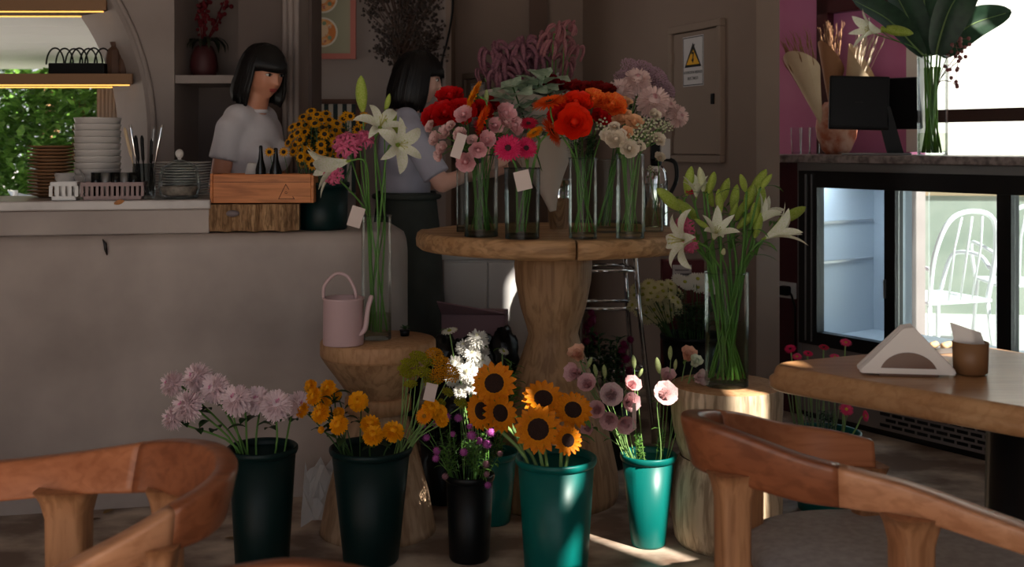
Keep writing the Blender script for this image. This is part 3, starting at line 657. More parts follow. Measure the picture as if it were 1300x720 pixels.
q = shelf(84, .3); t = thing('white_cup', 'white cup between the brown plates and the bowls', 'cup', q); m = MB(); m.lathe([(.025, 0), (.03, .01), (.042, .09), (.039, .09), (.027, .012), (.001, .01)], 24, cap=(True, False)); m.build('body', 'white_ceramic', t)
q = shelf(183, .15); t = thing('cutlery_holder', 'tall dark glass cutlery holder beside the mauve basket', 'holder', q)
m = MB(); m.lathe([(.034, 0), (.038, .01), (.04, .125), (.037, .125), (.034, .012), (.001, .012)], 24, cap=(True, False)); m.build('body', 'glass_grey', t)
for i, (x0, x1, top, mt) in enumerate(((178, 165, 158, 'chrome'), (176, 158, 162, 'kraft'), (180, 172, 172, 'black_plastic'), (184, 180, 172, 'black_plastic'), (188, 196, 160, 'steel_dull'), (192, 206, 158, 'chrome'), (190, 193, 176, 'black_plastic'))):
    b = q+Vector((pxl(x0-183, q.y)*.8, rnd.uniform(-.012, .012), .014)); hd = at(x1, top, q.y-.01)-b
    t = thing('table_knife' if mt == 'chrome' else 'utensil', ['bright silver knife leaning left in the cutlery holder', 'thin wooden stick leaning left in the cutlery holder', 'black handled utensil left of centre in cutlery holder', 'black handled utensil at the centre of cutlery holder', 'dull metal utensil leaning right in cutlery holder', 'bright silver knife leaning right in the cutlery holder', 'short black utensil right of centre in cutlery holder'][i], 'cutlery', b)
    m = MB(); m.tube([(0, 0, 0), hd*.55, hd*.6, hd*.95, hd], [.002, .0025, .006, .0065, .003], 8); m.build('body', mt, t)
# ------------------------------------------------------------------ things behind the bar
def ledshelf(label, z0, z1, x1a, x1b, n):
    t = thing('lit_shelf', label, 'shelf', (0, 0, 0)); m = MB()
    P = [(-2.58, 5.12), (x1a, 5.12), (x1b, 5.34), (-2.58, 5.34)]
    m.prism(P, z0, z1); m.build('board', 'brown_frame', t)
    m = MB(); m.box((-2.58, 5.105, z0+.002), (x1a, 5.119, z1)); m.build('front_edge', mat('edge_tan', (150, 112, 80), .6), t)
    for y, x1 in ((5.125, x1a-.02), (5.315, x1b-.02)):
        m = MB(); m.box((-2.58, y, z0-.006), (x1, y+.008, z0-.0005)); m.build('led_strip', 'led', t)
ledshelf('wooden shelf with warm strip lights across the arched opening, lower one', 1.525, 1.572, gx(169, 5.12), gx(150, 5.34), 0)
ledshelf('wooden shelf with warm strip lights at the top of the arch', 1.855, 1.92, gx(136, 5.12), gx(122, 5.34), 1)
q = Vector((gx(104, 5.2), 5.2, 1.5725)); t = thing('wire_tray', 'black tray of looped wire handles on the lit shelf', 'tray', q)
m = MB(); m.box((-.13, -.06, 0), (.122, .06, .05), bev=.004); m.build('tray', 'black_plastic', t)
for k in range(7):
    x = -.11+.035*k; m = MB(); m.tube([(x+.04*math.cos(a), -.03+.02*k % .05, .045+.075*math.sin(a)) for a in [math.pi*i/12 for i in range(13)]], .004, 6); m.build('loop', 'black_plastic', t)
for i, (px, h, w_) in enumerate(((144, .15, .03), (155, .09, .022))):
    q = Vector((gx(px, 5.2), 5.2, 1.5725)); t = thing('paper_bag', ['brown folded paper bag, taller one on the lit shelf', 'brown packet leaning right on the lit shelf'][i], 'bag', q)
    m = MB(); m.lathe([(w_*1.2, 0), (w_*1.25, h*.5), (w_, h*.75), (w_*.35, h*.86), (w_*.6, h)], 8, sm=False, sq=(1, .6)); m.build('body', mat('bag_brown', (92, 62, 44), .7, (70, 46, 34), ns=9), t)
# curtain, foliage, roof outside the arch
t = thing('curtain', 'beige gathered curtain hanging in the arched opening below the shelf', 'curtain', (0, 0, 0))
m = MB(); rows = []
for z, k in ((1.52, 1.0), (1.4, .95), (1.3, 1.0), (1.0, 1.1)):
    rows.append([(gx(121, 5.4)+(.125*k)*(i/40), 5.42+.018*math.sin(i*1.05), z) for i in range(41)])
m.grid(rows); m.build('cloth', mat('curtain_beige', (196, 176, 158), .85), t)
leafm('tree_leaf', (64, 110, 40), (120, 160, 70))
m = MB(); m.petal(0, .09, .05, 20, -20, n=2, cup=.2); leafm_mesh = None
t = thing('garden_tree', 'leafy green tree outside, seen through the arched opening', 'tree', (-3.3, 8.6, 0))
m = MB(); m.tube([(0, 0, -.06), (.05, 0, .8), (0, .1, 1.6)], [.09, .07, .05], 8); m.build('trunk', 'bark_log', t)
m = MB()
for k in range(6500):
    d = Vector((rnd.gauss(0, 1), rnd.gauss(0, 1), rnd.gauss(0, 1))).normalized(); rr = rnd.uniform(.55, 1); c = Vector((d.x*1.3*rr, d.y*.9*rr, 1.0+d.z*.85*rr)); i0 = len(m.v)
    m.petal(rnd.uniform(0, 6.28), .11, .06, rnd.uniform(-60, 60), rnd.uniform(-60, 40), n=2, cup=.2); m.xf(Matrix.Translation(c), i0)
tag(m.build('foliage', 'tree_leaf', t), kind='stuff')
t2 = copy_tree(t); t2.location = (-4.6, 11.2, 0); t2.scale = (1.5, 1.2, 1.35); t2['label'] = 'taller leafy tree farther back outside the arched opening'
t = thing('terrace_roof', 'pale boarded terrace roof outside the arched opening', 'roof', (-3, 7.2, -.2))
for k in range(8): 
    m = MB(); m.box((-1.4, -1.5+.5*k, 2.1), (1.6, -1.01+.5*k, 2.14)); m.build('board', 'white_paint', t)
t = thing('striped_awning', 'blue and white cloth sagging outside the arched opening', 'awning', (-2.7, 6.9, 0)); m = MB(); m.grid([[(-.35+.12*i, .1*j, .98-.07*j-.03*math.sin(i*1.1)) for i in range(8)] for j in range(4)]); m.build('cloth', mat('awning_blue', (150, 180, 214), .7, (230, 234, 240), ns=7), t)
m = MB(); m.tube([(-.3, .0, -.06-0), (-.3, 0, .98)], .015); m.tube([(.45, .0, -.06), (.45, 0, .98)], .015); m.build('pole', 'white_metal', t)
# red vase in niche
q = Vector((gx(259, 5.32), 5.32, 1.567)); t = thing('red_vase', 'dark red vase with red blooms on the niche shelf', 'vase', q)
m = MB(); m.lathe([(.045, 0), (.055, .01), (.064, .05), (.058, .1), (.042, .14), (.03, .15), (.024, .146)], 24, cap=(True, False)); m.build('body', mat('vase_red', (66, 18, 22), .6), t)
leafm('dark_leaf', (40, 46, 32)); petal_mat('dim_red', (104, 20, 30))
m = MB()
for k in range(14):
    a = k*2.4; L = rnd.uniform(.1, .17); i0 = len(m.v); m.petal(a, L, .022, 75, -75, .005, .15, 6, .3, tip=.1)
m.build('drooping_leaves', 'dark_leaf', t)
m = MB()
for k in range(9):
    tip = Vector((rnd.uniform(-.03, .09), rnd.uniform(-.03, .03), rnd.uniform(.22, .36))); m.tube([(0, 0, .14), tip*.6+Vector((0, 0, .05)), tip], .003, 5)
    for j in range(9): m.ball(tip+Vector((rnd.gauss(0, .014), rnd.gauss(0, .012), rnd.gauss(0, .02))), rnd.uniform(.006, .012), 6, 4)
m.build('blooms', 'dim_red', t)
# poster
PY = 6.185
t = thing('poster', 'pink framed poster of round painted food plates on back wall', 'poster', (0, PY, 0))
x0, x1 = gx(318, PY), gx(452, PY); z0 = CAMZ+(185-75)/FPX*PY; z1 = z0+.85; f = pxl(7, PY)
m = MB(); m.box((x0+f, -.004, z0+f), (x1-f, .01, z1-f)); m.build('print', 'poster_green', t)
for lo, hi in (((x0, z0), (x1, z0+f)), ((x0, z1-f), (x1, z1)), ((x0, z0+f), (x0+f, z1-f)), ((x1-f, z0+f), (x1, z1-f))):
    m = MB(); m.box((lo[0], -.012, lo[1]), (hi[0], .012, hi[1])); m.build('frame_bar', 'frame_pink', t)
mat('dish_rim', (214, 206, 190), .6); mat('dish_orange', (206, 120, 52), .6, (228, 170, 110), ns=14, contrast=(.45, .55)); mat('dish_cream', (216, 186, 150), .6, (176, 70, 50), ns=18, contrast=(.5, .6)); mat('dish_green', (120, 140, 110), .6)
def disc(mb, x, y, z, r, m_=0, n=28): i = mb.add([(x+r*math.cos(2*math.pi*k/n), y, z+r*math.sin(2*math.pi*k/n)) for k in range(n)]); mb.face([i+k for k in range(n)], m_)
for (px, py, rp) in ((383, 17, 20), (410, 41, 19), (410, -2, 19), (360, 48, 19), (436, -30, 19), (385, -40, 19)):
    c = at(px, py, PY); r = pxl(rp, PY); m = MB(); disc(m, c.x, -.0055, c.z, r, 0); disc(m, c.x, -.0065, c.z, r*.88, 1); disc(m, c.x-.01, -.0075, c.z+.01, r*.5, 2)
    for k in range(9): disc(m, c.x+r*.6*math.cos(k*.7), -.008-.0002*k, c.z+r*.6*math.sin(k*.7), r*.14, [1, 2, 3][k % 3], 10)
    m.build('plate_print', ['dish_rim', 'dish_orange', 'dish_cream', 'dish_green'], t)
# striped panel under the poster
PY2 = 6.1; t = thing('striped_bench', 'dark green and cream striped bench back in a wooden frame', 'bench', (0, PY2, 0)); x0, x1 = gx(372, PY2), gx(457, PY2); zt = CAMZ+(185-126)/FPX*PY2; zb = zt-.5
m = MB(); m.box((x0, -.02, zt-.025), (x1, .02, zt)); m.box((x1-.02, -.02, 0), (x1, .02, zt)); m.box((x0, -.02, 0), (x0+.02, .02, zt)); m.build('frame', 'brown_frame', t)
mat('stripe_green', (16, 36, 34), .7); mat('stripe_cream', (176, 168, 156), .7)
for k in range(13):
    m = MB(); xa = x0+.02+(x1-x0-.04)*k/13; m.box((xa, -.008, zb), (xa+(x1-x0-.04)/13, .008, zt-.026)); m.build('stripe_slat', 'stripe_green' if k % 2 == 0 else 'stripe_cream', t)
# dried hanging bunch
q = Vector((gx(507, 6.0), 6.0, 0)); t = thing('dried_bunch', 'dark dried flower bunch hanging on the back wall', 'dried flowers', (q.x, 6.08, 1.95))
m = MB(); mat('dried_dark', (66, 52, 44), .8, (46, 36, 34), ns=30); mat('dried_stem', (80, 58, 48), .8)
m2 = MB()
for k in range(110):
    a = rnd.uniform(-1, 1); tip = Vector((a*.22+rnd.gauss(0, .02), rnd.uniform(-.1, .06), rnd.uniform(-.2, .38)-abs(a)*.05)); b = Vector((rnd.uniform(-.03, .03), .02, -.33))
    mid = b*.5+tip*.5+Vector((-a*.05, 0, .03)); m2.tube([b, mid, tip], .0025, 4)
    for j in range(14):
        c = mid*.5*(1-j/14)+tip*(1-.5*(1-j/14)); m.ball(c+Vector((rnd.gauss(0, .018), rnd.gauss(0, .015), rnd.gauss(0, .022))), rnd.uniform(.004, .011), 5, 3)
m2.build('stems', 'dried_stem', t); tag(m.build('dry_heads', 'dried_dark', t), kind='stuff')
m = MB(); m.lathe([(.045, -.33), (.05, -.3), (.035, -.26)], 12); m.tube([(-.03, .0, -.34), (-.02, .02, -.5)], .012); m.tube([(.03, .0, -.34), (.02, .02, -.52)], .012); m.build('binding', 'dried_stem', t)
# wall cable
P = [at(575, -60, 6.18), at(575, 0, 6.18), at(573, 25, 6.18), at(567, 55, 6.18), at(561, 80, 6.18), at(559, 130, 6.18)]
m = MB(); m.tube(catmull(P, 5), .006, 6); tag(m.build('cable', 'black_plastic'), 'thin black cable running down the back wall', 'cable')
# electrical cabinets: door frame, door, warning sign (local x along the angled wall)
def cabinet(label, ox, oy, s0, s1, z0, z1, ang, sign=True):
    t = thing('electrical_cabinet', label, 'cabinet', (ox, oy, 0), ang)
    ym = .0                                                   # wall face; local +y is towards the room
    fr = .035
    for lo, hi in (((s0-fr, z0-fr), (s1+fr, z0)), ((s0-fr, z1), (s1+fr, z1+fr)), ((s0-fr, z0), (s0, z1)), ((s1, z0), (s1+fr, z1))):
        m = MB(); m.box((lo[0], .0, lo[1]), (hi[0], .03, hi[1]), bev=.004); m.build('frame_bar', 'cab_beige', t)
    m = MB(); m.box((s0+.004, -.0, z0+.004), (s1-.004, .018, z1-.004), bev=.003); d = m.build('door', 'cab_beige', t)
    m = MB(); m.box((s0+.03, .018, (z0+z1)/2-.06), (s0+.055, .026, (z0+z1)/2-.01), bev=.003); m.build('latch', 'black_plastic', d)
    for z in (z0+.12, z1-.12):
        m = MB(); m.box((s1-.012, .012, z-.025), (s1+.006, .034, z+.025)); m.build('hinge', 'cab_beige', d)
    return t
mat('cab_beige', (140, 120, 106), .6)
tc_ = cabinet('beige electrical cabinet with a yellow high voltage sign on its door', 1.07, 5.0, .285, .70, 1.205, 1.80, EA)
def sign(label, M, w_, h_, full=True):
    """M places the sign: local x to the right as read, z up, -y towards the reader"""
    t = thing('warning_sign', label, 'sign'); t.matrix_world = M
    m = MB(); m.box((-w_/2, -.002, 0), (w_/2, 0, h_)); m.build('plate', 'sign_white', t)
    m = MB(); e = .004
    for lo, hi in (((-w_/2+e, h_-2*e), (w_/2-e, h_-e)), ((-w_/2+e, e), (w_/2-e, 2*e)), ((-w_/2+e, e), (-w_/2+1.6*e, h_-e)), ((w_/2-1.6*e, e), (w_/2-e, h_-e))): m.box((lo[0], -.003, lo[1]), (hi[0], -.0015, hi[1]))
    m.build('border', 'ink', t)
    m = MB(); b, tp = h_*.38, h_*.87; q = w_*.41
    i = m.add([(-q, -.0026, b), (q, -.0026, b), (0, -.0026, tp)]); m.face((i, i+1, i+2), 0)
    i = m.add([(-q*.78, -.0032, b+.012), (q*.78, -.0032, b+.012), (0, -.0032, tp-.028)]); m.face((i, i+1, i+2), 1)
    k = w_/.18
    P = [(.012, .2), (-.016, .145), (.002, .145), (-.006, .112), (-.014, .115), (.002, .092), (.012, .12), (.004, .116), (.014, .155), (-.002, .155), (.02, .2)]
    z00 = b+.012
    i = m.add([(x*k, -.0038, z00+(z-.085)*k*.8) for x, z in P]); m.face([i+j for j in range(len(P))], 0)
    m.build('hazard_symbol', ['ink', 'sign_yellow'], t)
    for z, s in ((h_*.25, 'ATENCION RIESGO'), (h_*.13, 'ELECTRICO')):
        cu = bpy.data.curves.new('lettering', 'FONT'); cu.body = s; cu.size = h_*.08; cu.align_x = 'CENTER'; cu.extrude = .0003; cu.materials.append(MATS['ink'])
        o = link('lettering', cu, None); bpy.context.view_layer.update(); me = bpy.data.meshes.new_from_object(o.evaluated_get(bpy.context.evaluated_depsgraph_get())); bpy.data.objects.remove(o); link('lettering', me, t, (0, -.003, z), (R(90), 0, 0))
    return t
# reader looks along the wall normal: build matrix from angled wall frame
ax = Vector((math.cos(EA), math.sin(EA), 0)); ay = Vector((-math.sin(EA), math.cos(EA), 0))
def wallM(o, s, z, off): 
    X = -ax; Y = -ay; P = Vector(o)+ax*s+ay*off; Mx = Matrix.Identity(4)
    for i in range(3): Mx[i][0] = X[i]; Mx[i][1] = Y[i]; Mx[i][2] = (0, 0, 1)[i]; Mx[i][3] = P[i]+(0, 0, z)[i]
    return Mx
sign('white high voltage warning sign with yellow triangle on the right cabinet', wallM((1.07, 5.0, 0), .505, 1.535, .019), .19, .24)
tc2 = cabinet('beige electrical cabinet behind the bouquets left of the mauve plumes', -.12, 6.3, -.02, .30, 1.15, 1.63, R(115))
ax = Vector((math.cos(R(115)), math.sin(R(115)), 0)); ay = Vector((-math.sin(R(115)), math.cos(R(115)), 0))
sign('small warning sign with yellow triangle on the cabinet behind bouquets', wallM((-.12, 6.3, 0), .13, 1.36, .019), .2, .24)
# low white cabinet behind the table
t = thing('white_cabinet', 'low white cabinet behind the table pedestal', 'cabinet', (-.11, 5.35, 0))
m = MB(); m.box((-.2, -.15, .05), (.2, .2, .73), bev=.004); m.build('body', 'white_paint', t)
m = MB(); m.box((-.21, -.165, .732), (.21, .21, .755), bev=.003); m.build('top', 'white_paint', t)
for x in (-.1, .1):
    m = MB(); m.box((x-.097, -.168, .07), (x+.097, -.152, .72), bev=.003); d = m.build('door', 'white_paint', t); m = MB(); m.box((x*.3-.005, -.178, .38), (x*.3+.005, -.168, .46)); m.build('handle', 'steel', d)
m = MB(); m.box((-.18, -.13, 0), (.18, .18, .05)); m.build('plinth', 'black_plastic', t)
# carton and black bag
t = thing('carton', 'mauve cardboard carton tilted behind the black bag', 'box', (gx(603, 4.72), 4.74, 0), R(-4))
m = MB(); m.box((-.13, -.08, 0), (.13, .1, .56)); m.xf(Matrix.Rotation(R(0), 4, 'Y')); m.build('body', mat('carton_mauve', (150, 116, 122), .7), t)
m = MB(); i = m.add([(-.13, -.08, .56), (.13, -.08, .56), (.135, -.15, .575), (-.14, -.15, .62), (-.13, -.08, .565), (.13, -.08, .565), (.135, -.15, .58), (-.14, -.15, .625)]); m.face((i, i+1, i+2, i+3)); m.face((i+7, i+6, i+5, i+4)); m.face((i+3, i+2, i+6, i+7)); m.build('flap', 'carton_mauve', t)
t = thing('black_bag', 'heap of crumpled black plastic bag on floor behind white flowers', 'bag', (gx(606, 4.38), 4.4, 0))
m = MB(); mat('bag_black', (8, 9, 12), .28, bump=.6, ns=14)
def bagf(d):
    x, y, z = d; return 1+.10*math.sin(7*x+3*z)*math.cos(6*y+2*x)+.07*math.sin(13*z+9*x)+.05*math.sin(17*y-11*x)
m.ball((-.02, 0, .25), (.17, .15, .25), 48, 32, fn=bagf); m.build('body', 'bag_black', t)
m = MB(); m.ball((.1, -.02, .43), (.06, .06, .12), 24, 16, fn=bagf); m.ball((-.13, .0, .42), (.07, .06, .1), 24, 16, fn=bagf); m.build('gathered_top', 'bag_black', t)
# chrome bar stool
t = thing('chrome_stool', 'chrome tube bar stool half hidden behind the display table', 'stool', (gx(768, 4.95), 4.95, 0), R(6))
P4 = [(-.13, -.13), (.13, -.13), (.13, .13), (-.13, .13)]
for x, y in P4:
    m = MB(); m.tube([(x*.8, y*.8, .88), (x*.95, y*.95, .56), (x*1.35, y*1.35, 0)], .011, 8); m.build('leg', 'chrome', t)
for z, k in ((.72, .88), (.56, .95), (.3, 1.15)):
    for i in range(4):
        a, b = P4[i], P4[(i+1) % 4]; m = MB(); m.tube([(a[0]*k, a[1]*k, z), (b[0]*k, b[1]*k, z)], .009, 8); m.build('rung', 'chrome', t)
m = MB(); m.lathe([(.15, .88), (.165, .89), (.165, .91), (.15, .92), (.001, .92)], 28, cap=(True, False)); m.build('seat', 'black_plastic', t)
# red box with label on angled wall foot, behind the daisies
t = thing('red_case', 'dark red case with a white label behind the cream daisies', 'case', (gx(882, 5.2)-.02, 5.2, 0), R(0))
m = MB(); m.box((-.13, -.03, 0), (.06, .05, .73), bev=.006); m.build('body', mat('case_red', (92, 8, 24), .45), t)
m = MB(); m.box((-.085, -.033, .63), (.0, -.03, .71)); m.build('label', 'sign_white', t)
m = MB()
for k in range(3): m.box((-.075, -.0345, .648+.018*k), (-.012, -.0332, .654+.018*k))
m.build('label_lines', mat('grey_print', (130, 120, 126), .7), t)
# ------------------------------------------------------------------ on the right counter
def cnt(px, back):          # point on the stone counter under image column px, back metres behind its front
    tq = 0
    u = Vector((.57, -.82, 0)); nn = Vector((.82, .57, 0))
    for _ in range(40):
        q = Vector(Q0)+u*tq+nn*back; tq += ((px-650)/FPX*q.y-q.x)*.8
    q = Vector(Q0)+u*tq+nn*back; q.z = 1.209; return q
q = cnt(1062, .3); t = thing('round_pot', 'rust speckled round pot holding paper cones of dried wheat', 'pot', q)
m = MB(); m.lathe([(.05, 0), (.068, .02), (.092, .08), (.098, .13), (.09, .19), (.07, .23), (.055, .25), (.05, .245), (.05, .1)], 32, cap=(True, False)); m.build('body', mat('rust_pot', (176, 96, 66), .8, (204, 160, 140), ns=16, bump=.3, bs=40, contrast=(.4, .6)), t)
mat('wheat', (206, 188, 166), .8); mat('wheat_brown', (150, 110, 80), .8); POT = q
def cone(label, tip, mouth, r, wheat, n, nm='paper_cone', mt='kraft', obl=.8, seed=1, spread=.5, ln=.1):
    rr = random.Random(seed); tip = Vector(tip); mouth = Vector(mouth); ax_ = (mouth-tip); L = ax_.length; rot = ax_.to_track_quat('Z', 'Y')
    t = thing(nm, label, 'bouquet wrap', tip); mm = MB(); rows = []
    for k in range(7):
        f = k/6; row = []
        for j in range(29):
            a = 2*math.pi*j/28; e = L*f*(1+.22*math.sin(a+obl)*f); row.append((max(r*f, .012)*math.cos(a), max(r*f, .012)*math.sin(a), e))
        rows.append(row)
    mm.grid(rows); rows2 = [[(p[0]*.97, p[1]*.97, p[2]+.001) for p in rw[::-1]] for rw in rows]; mm.grid(rows2)
    mm.build('paper', mt, t, None, rot)
    return t, rot, L
def wheatbunch(label, tip, mouth, r, n, seed, mt, ln=.1):
    rr = random.Random(seed); tip = Vector(tip); ax_ = Vector(mouth)-tip; L = ax_.length; rot = ax_.to_track_quat('Z', 'Y')
    t = thing('dried_wheat', label, 'dried wheat', tip); m = MB(); m2 = MB()
    for k in range(n):
        a = rr.uniform(0, 6.28); q_ = rr.uniform(0, .85)*r; e = Vector((q_*math.cos(a)*1.1, q_*math.sin(a)*1.1, L+rr.uniform(-.03, ln))); b = Vector((e.x*.1, e.y*.1, .06)); m.tube([b, e], .0012, 4)
        d = (e-b).normalized(); m2.tube([e-d*.005, e+d*.02, e+d*.045], [.002, .0045, .0008], 5)
        for j in range(3): m.tube([e+d*.03, e+d*rr.uniform(.06, .09)+Vector((rr.gauss(0, .008), rr.gauss(0, .008), 0))], .0006, 3)
    m.build('stems', mt, t, None, rot); tag(m2.build('ears', mt, t, None, rot), kind='stuff')
C_ = [('cream paper cone of dried wheat leaning left in the rust pot', (1050, 132), (1018, 80), .075, -.05), ('brown paper cone between the two cream cones', (1058, 128), (1055, 72), .06, .05), ('cream paper cone behind the till, leaning right', (1066, 130), (1094, 78), .08, -.02)]
for i, (lb, a, b, r, dy) in enumerate(C_):
    tp = at(a[0]+(-4 if i == 0 else 4 if i == 2 else 0), a[1]+34, POT.y+dy*.5); mo = at(b[0], b[1], POT.y+dy)
    cone(lb, tp, mo, r, None, 0, mt=('kraft' if i != 1 else mat('kraft_brown', (150, 106, 74), .8)), obl=[2.6, 1.5, .6][i], seed=i)
    wheatbunch('dried wheat standing in the '+['left leaning cream cone', 'middle brown cone', 'cream cone behind the till'][i], tp, mo, r, 34, i+5, ['wheat_brown', 'wheat_brown', 'wheat'][i])
for i, px in enumerate((1011, 1022, 1034)):
    q = cnt(px, .22+.06*(i % 2)); t = thing('tumbler', f'clear drinking glass on the stone counter, {["leftmost", "middle", "rightmost"][i]} of three', 'tumbler', q, 0, 'tumblers by the rust pot')
    m = MB(); m.lathe([(.022, 0), (.024, .003), (.028, .13)], 24, cap=(True, False)); m.build('wall', 'glass', t); m = MB(); m.lathe([(.021, .002), (.022, .012), (.001, .012)], 20, cap=(True, False)); m.build('thick_base', 'glass', t)
# till: front display, arm, foot, rear display
q = cnt(1118, .22); t = thing('till', 'black point of sale till with two screens on stone counter', 'till', q, R(-16))
mat('screen_black', (9, 9, 11), .4, spec=.25)
def panel(name, c, w_, h_, th, rot, logo=False):
    m = MB(); m.box((-w_/2, -th/2, -h_/2), (w_/2, th/2, h_/2), bev=.006); o = m.build(name, 'black_plastic', t, c, rot)
    m = MB(); m.box((-w_/2+.01, -th/2-.001, -h_/2+.016), (w_/2-.01, -th/2+.001, h_/2-.01)); m.build('glass_face', 'screen_black', o)
    if logo: m = MB(); m.box((-.018, -th/2-.0016, -.003), (.018, -th/2-.0009, .004)); m.build('logo', 'ink', o)
    return o
panel('front_screen', (-.095, -.02, .235), .262, .245, .03, (R(-8), R(2), R(4)), True)
panel('rear_screen', (.085, .11, .235), .2, .24, .025, (R(12), 0, R(-28)))
m = MB(); i = m.add([(-.02, -.03, .2), (.04, -.03, .22), (.04, .03, .22), (-.02, .03, .2), (.03, -.04, 0), (.1, -.04, 0), (.1, .04, 0), (.03, .04, 0)])
for f in ((0, 1, 2, 3), (7, 6, 5, 4), (4, 5, 1, 0), (5, 6, 2, 1), (6, 7, 3, 2), (7, 4, 0, 3)): m.face([i+k for k in f])
m.build('arm', 'black_plastic', t)
m = MB(); m.box((-.17, -.07, 0), (.13, .08, .008), bev=.003); m.build('foot_plate', 'steel_dull', t)
q = cnt(1184, .2); VS['leafvase'] = (q, .064, .064, pxl(125, q.y)); vase('tall glass vase of big dark leaves on the stone counter', q, .063, .064, pxl(125, q.y), pxl(28, q.y))
# ------------------------------------------------------------------ on the dining table
q = at(1150, 476, 2.5); q.z = .751
t = thing('napkin_holder', 'half-round wooden napkin holder on the dining table', 'napkin holder', q, R(-8))
def halfdisc(y0, y1, r, h):
    m = MB(); P = [(r*math.cos(math.pi*k/18), r*h*math.sin(math.pi*k/18)) for k in range(19)]
    i = m.add([(p[0], y0, p[1]) for p in P]+[(p[0], y1, p[1]) for p in P]); m.face([i+k for k in range(19)]); m.face([i+19+k for k in range(19)][::-1])
    for k in range(18): m.face((i+k, i+19+k, i+20+k, i+k+1))
    return m
halfdisc(-.03, -.024, .062, .82).build('front_plate', mat('holder_wood', (110, 78, 62), .3), t); halfdisc(.024, .03, .062, .82).build('rear_plate', 'holder_wood', t)
m = MB(); m.box((-.06, -.024, 0), (.06, .024, .004)); m.build('base', 'holder_wood', t)
tn = thing('napkin_stack', 'stack of white napkins folded in triangles in the holder', 'napkins', q, R(-8))
for k in range(9):
    y = -.02+.0046*k; m = MB(); dx = rnd.uniform(-.004, .004); hh = .098+rnd.uniform(-.006, .006)
    P = [(-.098+dx, .005), (-.1+dx, .012), (dx-.01, hh), (dx+.012, hh+.004), (.098+dx, .012), (.096+dx, .005)]
    i = m.add([(x, y+.012*(1-z/hh)*(k/4-1), z) for x, z in P]+[(x, y+.0035+.012*(1-z/hh)*(k/4-1), z) for x, z in P]); m.face([i+j for j in range(6)][::-1]); m.face([i+6+j for j in range(6)])
    for j in range(6): m.face((i+j, i+(j+1) % 6, i+6+(j+1) % 6, i+6+j))
    m.build('napkin', 'napkin', tn)
q = at(1232, 470, 2.5); q.z = .751; t = thing('wooden_cup', 'turned wooden cup with a napkin at the right edge', 'cup', q)
m = MB(); m.lathe([(.03, 0), (.036, .004), (.038, .07), (.034, .07), (.032, .006), (.001, .006)], 28, cap=(True, False)); m.build('body', mat('cup_wood', (132, 92, 58), .5), t)
q2 = q+Vector((0, 0, .0075)); t = thing('cup_napkin', 'white napkin sticking up out of the wooden cup', 'napkin', q2)
m = MB(); m.grid([[(-.028+.014*i, -.006+.006*math.sin(i*2), 0) for i in range(5)], [(-.034+.016*i, -.006+.01*math.sin(i*2+1), .06) for i in range(5)], [(-.045+.018*i, .01*math.sin(i*2), .105-.006*i) for i in range(5)]]); m.build('sheet', 'napkin', t)
q = at(1200, 448, 2.78); q.z = .751; t = thing('snack_tray', 'small shallow tray of broken biscuits behind the napkins', 'tray', q, R(15))
m = MB(); m.box((-.05, -.035, 0), (.05, .035, .004)); m.box((-.05, -.035, .004), (-.046, .035, .012)); m.box((.046, -.035, .004), (.05, .035, .012)); m.box((-.046, .031, .004), (.046, .035, .012)); m.box((-.046, -.035, .004), (.046, -.031, .012)); m.build('tray', 'steel_dull', t)
for k in range(7):
    tag(link('biscuit', (lambda mb: (mb.ball((0, 0, .009), (.011, .009, .008), 8, 6, fn=bagf), mb.mesh('biscuit', mat('biscuit', (206, 170, 130), .8)))[1])(MB()), None, q+Vector((-.03+.011*k, .016*math.sin(k*2.1), .004)), (0, 0, k)), place_word(k, 7)+' broken biscuit piece in the small tray', 'biscuit', 'biscuit pieces in the tray')
# cellophane scrap, sun glint put into its whitish colour; fallen leaves
t = thing('cellophane_scrap', 'crumpled clear cellophane scrap on floor behind the yellow flower bucket', 'wrapping', (gx(404, 3.75), 3.75, 0))
m = MB(); rr = random.Random(3); rows = [[(-.05+.017*i, -.03+.014*j+rr.uniform(-.02, .02), .004+abs(rr.gauss(.02, .028))+.03*j) for i in range(7)] for j in range(6)]; m.grid(rows, 0, False); m.build('film', 'cellophane', t)
for i, (px, py, c, lb) in enumerate(((857, 681, (226, 170, 30), 'small yellow fallen petal on the floor beside the log stool'), (132, 654, (150, 116, 60), 'dry brown fallen leaf on floor seen through the left chair'), (300, 688, (120, 92, 48), 'dry fallen leaf beside the chrysanthemum bucket'), (128, 660, (96, 70, 46), 'small dark fallen leaf near the counter foot'))):
    D = flo(py); m = MB(); m.petal(i*1.3, .05, .025, 8, -8, 0, .004, 4, .2)
    tag(m.build('fallen_leaf', leafm('fallen%d' % i, c), None, (gx(px, D), D, .001)), lb, 'leaf')
m = MB(); p = shelf(150, .05); m.petal(.3, .035, .018, 5, -5, 0, .0, 4, .2); tag(m.build('fallen_leaf', leafm('fallen9', (170, 110, 50)), None, p+Vector((-.01, -.012, -.012)), (R(80), 0, .2)), 'orange leaf stuck to the edge of the marble shelf', 'leaf')
